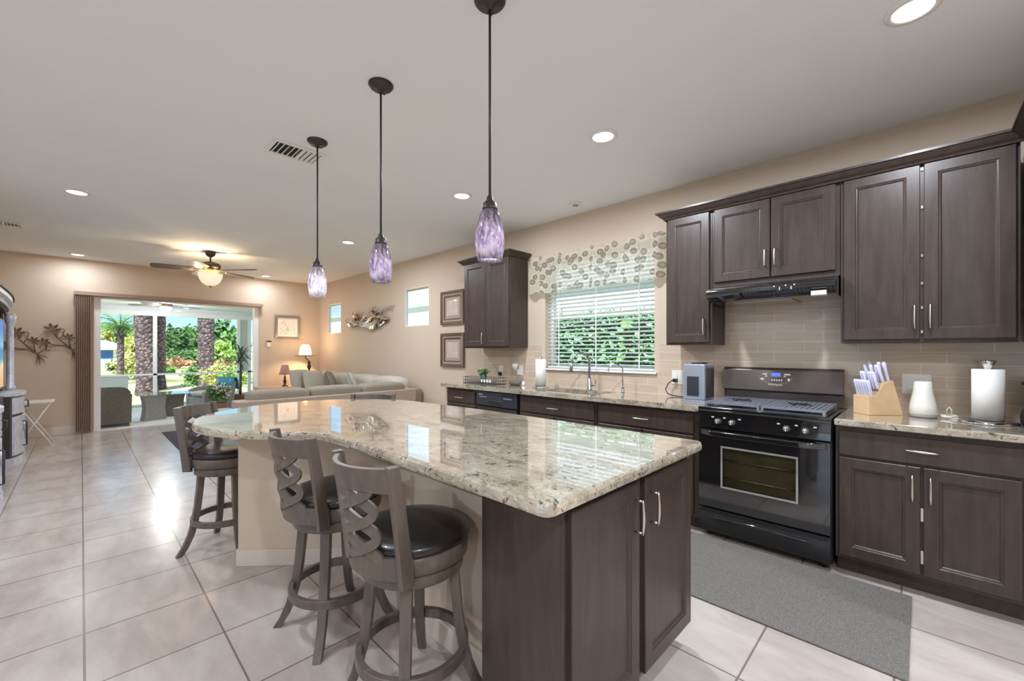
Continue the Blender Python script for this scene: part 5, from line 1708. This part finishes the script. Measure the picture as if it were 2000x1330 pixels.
def wicker_chair(x, y, rz, mat, label, cushion=None):
    t = thing('wicker_chair', (0, 0, 0), label, 'chair', 'wicker chairs on the lanai')
    b = MB(); lp = []
    for i in range(15):
        f = i / 14; u = -0.315 + 0.63 * f
        d = -0.30 - 0.03 * (1 - (2 * f - 1) ** 2)
        zt = 0.70 - 0.09 * abs(2 * f - 1) ** 6
        lp.append([(u, d, 0.06), (u, d - 0.02, 0.4), (u, d - 0.055, zt), (u, d + 0.01, zt), (u, d + 0.06, 0.4), (u, d + 0.06, 0.06)])
    b.loft(lp).build('back', mat, t)
    for s in (-1, 1):
        a = MB(); lp = []
        for i in range(9):
            f = i / 8; v = -0.29 + 0.60 * f; zt = 0.56 - 0.04 * f - 0.06 * max(0, f - 0.8) * 5
            lp.append([(s * 0.25, v, 0.06), (s * 0.25, v, zt), (s * 0.335, v, zt), (s * 0.325, v, 0.06)])
        a.loft(lp).build('arm', mat, t)
    MB().box(-0.25, 0.25, -0.24, 0.30, 0.06, 0.34).build('seat_base', mat, t)
    for u in (-0.28, 0.28):
        for v in (-0.28, 0.27):
            MB().tube([(u, v, 0.06), (u, v, 0.0)], 0.022, 8).build('leg', mat, t)
    MB().blob((0, 0.03, 0.40), (0.25, 0.27, 0.065), 20, 8, 0.4, 0.6).build('cushion', cushion or 'cushion', t)
    t.location = (x, y, -0.02); t.rotation_euler = (0, 0, rz)
    return t
wicker_chair(0.315, 10.35, R(-3), 'wicker_dark', 'brown woven lanai chair with its back to the slider')
wicker_chair(1.98, 11.15, R(110), 'wicker_grey', 'grey woven lanai chair with the teal towel over its back')
tw = MB(); lp = []
for i in range(15):
    f = i / 14; u = -0.31 + 0.62 * f
    wv_ = 0.012 * math.sin(f * 19)
    lp.append([(u, -0.265 + wv_, 0.38 + 0.02 * math.sin(f * 9)), (u, -0.29 + wv_, 0.60), (u, -0.325, 0.725), (u, -0.365, 0.735), (u, -0.405 + wv_, 0.66), (u, -0.42 + wv_, 0.47 + 0.02 * math.sin(f * 7))])
tw.loft(lp, closed=False, cap0=False, cap1=False, smooth=True)
tt = solo('towel', tw, 'teal', (0, 0, 0), 'teal towel draped over the back of the grey lanai chair', 'towel', solid=0.012)
tt.location = (1.98, 11.15, -0.02); tt.rotation_euler = (0, 0, R(110))

t = thing('patio_table', (1.08, 10.75, -0.02), 'low glass topped patio table on grey woven panel legs', 'table')
MB().box(0.72, 1.60, 10.45, 11.25, 0.455, 0.468).build('glass_top', 'clearglass', t, bevel=0.004)
for (x, y, rz, m_) in ((0.98, 10.62, 20, 'wicker_grey'), (1.32, 10.95, -15, 'wicker_dark')):
    lp = []
    a = R(rz)
    for z, k in ((-0.02, 1.0), (0.10, 0.88), (0.22, 0.82), (0.34, 0.88), (0.452, 1.0)):
        lp.append([(x + math.cos(a) * u * k - math.sin(a) * v, y + math.sin(a) * u * k + math.cos(a) * v, z) for u, v in ((-0.19, -0.07), (0.19, -0.07), (0.19, 0.07), (-0.19, 0.07))])
    MB().loft(lp).build('leg', m_, t)

def pot(mb, x, y, r, h, z=-0.02):
    return mb.lathe([(r * 0.7, 0), (r, h * 0.9), (r * 1.08, h * 0.92), (r * 1.08, h), (r * 0.9, h), (r * 0.85, h * 0.85), (0.0, h * 0.85)], (x, y, z), 20)
t = thing('potted_flowers', (2.02, 10.55, -0.02), 'white flowered potted plant on the lanai near the sofa corner', 'plant')
pot(MB(), 2.02, 10.55, 0.13, 0.24).build('pot', 'terracotta', t)
MB().leaves((2.02, 10.55, 0.44), (0.24, 0.22, 0.24), 260, 0.06, 0.3, 1.6, 5).build('leaves', 'foliage', t, recalc=False)
MB().leaves((2.06, 10.53, 0.47), (0.25, 0.22, 0.22), 90, 0.055, 0.7, 1.1, 6).build('blossoms', 'petal', t, recalc=False)

t = thing('dracaena', (2.62, 11.5, -0.02), 'spiky potted dracaena by the right lanai post', 'plant')
pot(MB(), 2.62, 11.5, 0.16, 0.30).build('pot', 'terracotta', t)
MB().tube([(2.62, 11.5, 0.2), (2.63, 11.5, 0.8), (2.62, 11.49, 1.25)], [0.03, 0.025, 0.02], 8).build('stem', 'bark', t)
lv = MB(); rd = random.Random(21)
for k in range(46):
    a = rd.uniform(0, 2 * PI); el = rd.uniform(-0.5, 1.25); L = rd.uniform(0.30, 0.48); z0 = rd.uniform(1.0, 1.28)
    dv = Vector((math.cos(a) * math.cos(el), math.sin(a) * math.cos(el), math.sin(el)))
    p0 = Vector((2.62, 11.5, z0)); p1 = p0 + dv * L * 0.55; p2 = p0 + dv * L + Vector((0, 0, -0.10))
    lv.strip([p0, p1, p2], [Vector((0, 0, 1)) + dv * 0.01] * 3, [0.02, 0.035, 0.003], 0.003)
lv.build('leaves', 'foliage_dk', t)

# ------------------------------------------------------------------ garden beyond
struct('ground', MB().box(-60, 80, YF + 0.21, 140, -0.30, -0.125).box(XW + 0.21, 80, -40, YF + 0.21, -0.30, -0.125), 'lawn')

def palm(x, y, h, r, label, lean=0.0, kind=0, fn=26, fl=2.6):
    t = thing('palm_tree', (x, y, -0.13), label, 'palm tree', 'palms beyond the lanai')
    n = 26; path = [(x + lean * (i / n) ** 2, y, -0.2 + h * i / n) for i in range(n + 1)]
    MB().tube(path, [r * (1.25 if i == 0 else 1.0 + 0.10 * (i % 2)) for i in range(n + 1)], 16).build('trunk', 'palmbark', t)
    top = Vector(path[-1]); fr = MB(); rd = random.Random(int(x * 13 + y * 7))
    for k in range(fn):
        a = 2 * PI * k / fn + rd.uniform(-.2, .2); el = rd.uniform(-0.35, 1.2)
        L = fl * rd.uniform(0.8, 1.1)
        d = Vector((math.cos(a), math.sin(a), 0))
        sp = [top + d * L * s * math.cos(el * (1 - s * 0.4)) + Vector((0, 0, L * (math.sin(el) * s - 0.55 * s * s))) for s in (0, .15, .3, .45, .6, .75, .9, 1.0)]
        fr.tube(sp, [0.025 * (1 - 0.1 * i) for i in range(8)], 4)
        for i in range(1, 8):
            for q in (0.0, 0.5):
                pt = sp[i - 1].lerp(sp[i], q); tg = (sp[i] - sp[i - 1]).normalized(); sd = tg.cross(Vector((0, 0, 1))).normalized()
                ll = 0.5 * fl / 2.6 * (1 - 0.06 * i)
                for s in (-1, 1):
                    e = pt + sd * s * ll * 0.8 + tg * ll * 0.5 - Vector((0, 0, ll * 0.35)); w = tg * 0.025
                    i0 = len(fr.v); fr.v.extend((pt - w, pt + w, e)); fr.f.append((i0, i0 + 1, i0 + 2)); fr.smooth.append(False)
    fr.build('fronds', 'foliage' if kind == 0 else 'foliage_yel', t, recalc=False)
palm(1.60, 19.3, 7.0, 0.27, 'thick palm trunk left of the middle screen post, slightly leaning', -0.5)
palm(1.96, 20.4, 7.4, 0.26, 'palm trunk just right of the middle screen post')
palm(3.12, 18.3, 7.2, 0.235, 'single palm trunk in the right half of the slider view')
palm(1.18, 24.5, 2.5, 0.11, 'short palm with drooping fronds left of the double trunks', 0.0, 0, 30, 2.2)

def tree(x, y, z, rx, ry, rz, n, size, mat, label, name='tree', trunk=True, group='trees beyond the garden', seed=1):
    t = thing(name, (x, y, -0.13), label, 'tree' if name == 'tree' else 'shrub', group)
    MB().leaves((x, y, z), (rx, ry, rz), n, size, 0.5, 1.5, seed, zmin=-0.1).build('foliage', mat, t, recalc=False)
    if trunk:
        MB().tube([(x, y, -0.15), (x + 0.05, y, z * 0.5), (x, y, z)], [0.14, 0.10, 0.05], 8).build('trunk', 'bark', t)
    return t
def pt_at(px, w):
    k = (px - 1000) / 820.0
    return (w * (0.7163 + k * 0.6978), w * (0.6978 - k * 0.7163))
def T(px, w, z, rx, rz, n, size, mat, label, **k):
    x, y = pt_at(px, w)
    return tree(x, y, z, rx, rx, rz, n, size, mat, label, **k)
T(203, 80, 3.4, 1.7, 3.4, 900, 0.75, 'foliage_yel', 'yellow green tree at the left edge of the slider view', seed=2)
T(240, 86, 3.6, 1.8, 3.6, 900, 0.8, 'foliage', 'green tree rising behind the white roofed house', seed=3)
T(268, 30, 1.5, 0.9, 1.7, 800, 0.24, 'foliage_yel', 'dry yellow green tree beside the double palm trunks', seed=4)
T(338, 43, 2.0, 2.0, 2.1, 900, 0.35, 'foliage_dk', 'dark green tree right of the double palm trunks', seed=5)
T(368, 50, 2.4, 2.2, 2.3, 900, 0.38, 'foliage', 'broad green tree left of the single palm trunk', seed=6)
T(432, 36, 2.2, 1.6, 2.1, 900, 0.32, 'foliage_dk', 'tall dark tree behind the light green bush', seed=7)
T(456, 27, 1.4, 1.1, 1.5, 800, 0.24, 'foliage', 'green tree behind the narrow screen panel', seed=8)
T(428, 24, 0.9, 1.2, 1.15, 1100, 0.17, 'foliage_lt', 'bright green rounded bush right of the single palm', name='bush', trunk=False, group='garden bushes', seed=9)
T(345, 34, 0.35, 1.3, 0.45, 500, 0.16, 'foliage_red', 'russet low hedge bush between the palms', name='bush', trunk=False, group='garden bushes', seed=10)
T(440, 18, 0.55, 0.75, 0.45, 600, 0.10, 'foliage_red', 'orange russet bush right of the single palm foot', name='bush', trunk=False, group='garden bushes', seed=11)
T(384, 15.0, 0.42, 0.5, 0.5, 600, 0.09, 'foliage', 'green shrub at the foot of the single palm', name='bush', trunk=False, group='garden bushes', seed=12)
T(425, 14.0, 0.48, 0.55, 0.50, 800, 0.08, 'foliage_yel', 'yellow green shrub close behind the lanai screen', name='bush', trunk=False, group='garden bushes', seed=13)
T(457, 13.6, 0.45, 0.5, 0.5, 700, 0.08, 'foliage_lt', 'light green shrub behind the right screen post', name='bush', trunk=False, group='garden bushes', seed=14)
T(258, 21, 0.55, 0.9, 0.80, 900, 0.11, 'foliage_yel', 'dry grassy clump left of the double palms', name='bush', trunk=False, group='garden bushes', seed=15)
T(232, 30, 0.2, 0.8, 0.5, 400, 0.14, 'foliage_dk', 'small dark bush in front of the white roofed house', name='bush', trunk=False, group='garden bushes', seed=16)
T(320, 26, 0.1, 0.8, 0.4, 350, 0.14, 'foliage', 'low green bush right behind the second palm trunk', name='bush', trunk=False, group='garden bushes', seed=17)
T(383, 40, 0.7, 2.2, 0.9, 700, 0.26, 'foliage_dk', 'long dark hedge bush across the lawn', name='bush', trunk=False, group='garden bushes', seed=18)
T(300, 56, 2.2, 2.4, 2.6, 800, 0.45, 'foliage_dk', 'dark tree filling the gap behind the two trunks', seed=19)

t = thing('house', (2.2, 62, -0.13), 'white roofed house with blue windows across the water, far left', 'house', None)
MB().box(-1.5, 3.9, 61, 66, -0.2, 1.45).build('walls', 'housewhite', t)
MB().loft([[(-2.2, 60.3, 1.45), (4.4, 60.3, 1.45), (4.4, 66.5, 1.45), (-2.2, 66.5, 1.45)], [(0.4, 62.5, 2.45), (1.8, 62.5, 2.45), (1.8, 64.5, 2.45), (0.4, 64.5, 2.45)]]).build('roof', 'houseroof', t)
for k in range(4):
    MB().box(-1.2 + k * 1.28, -0.2 + k * 1.28, 60.96, 61.02, 0.45, 1.35).build('window', 'blueglass', t)

# neighbour and hedge outside the kitchen window
t = thing('neighbour_house', (10.5, 5, -0.13), 'pale neighbouring house wall and roof seen through the kitchen windows', 'house')
MB().box(9.2, 13.0, -8, 26, -0.2, 3.0).build('walls', 'housewhite', t)
MB().box(9.1, 13.1, -8.1, 26.1, 3.0, 3.09).build('roof', 'houseroof', t)
for k, (y, s) in enumerate(((-0.6, 20), (0.9, 21), (2.4, 22), (3.9, 23), (5.4, 24))):
    t = thing('hedge_shrub', (6.1, y, -0.13), 'x', 'hedge', 'clipped hedge outside the kitchen window')
    t['label'] = ('hedge shrub seen through the right part of the kitchen blind', 'hedge shrub seen behind the kitchen blind, right of centre', 'hedge shrub seen behind the middle of the kitchen blind', 'hedge shrub seen through the left part of the kitchen blind', 'hedge shrub at the far left behind the kitchen blind')[k]
    lf = MB(); rd = random.Random(s)
    for _ in range(2600):
        u = rd.uniform(-0.66, 0.66); side = rd.random()
        if side < 0.62: q = Vector((6.1 - 0.42 + rd.gauss(0, 0.04), y + u, rd.uniform(-0.1, 1.88)))
        elif side < 0.85: q = Vector((6.1 + rd.uniform(-0.45, 0.45), y + u, 1.88 + rd.gauss(0, 0.04)))
        else: q = Vector((6.1 + 0.42 + rd.gauss(0, 0.04), y + u, rd.uniform(-0.1, 1.88)))
        a_ = Vector((rd.gauss(0, 1), rd.gauss(0, 1), rd.gauss(0, 1))).normalized(); b_ = a_.orthogonal().normalized()
        L_ = rd.uniform(0.04, 0.075)
        i0 = len(lf.v); lf.v.extend((q - a_ * L_, q + b_ * L_ * 0.6, q + a_ * L_, q - b_ * L_ * 0.6)); lf.f.append((i0, i0 + 1, i0 + 2, i0 + 3)); lf.smooth.append(False)
    lf.build('foliage', 'hedge', t, recalc=False)
    MB().blob((6.1, y, 0.88), (0.38, 0.745, 0.96), 16, 8, 0.3, 0.3).build('inner_growth', 'foliage', t)
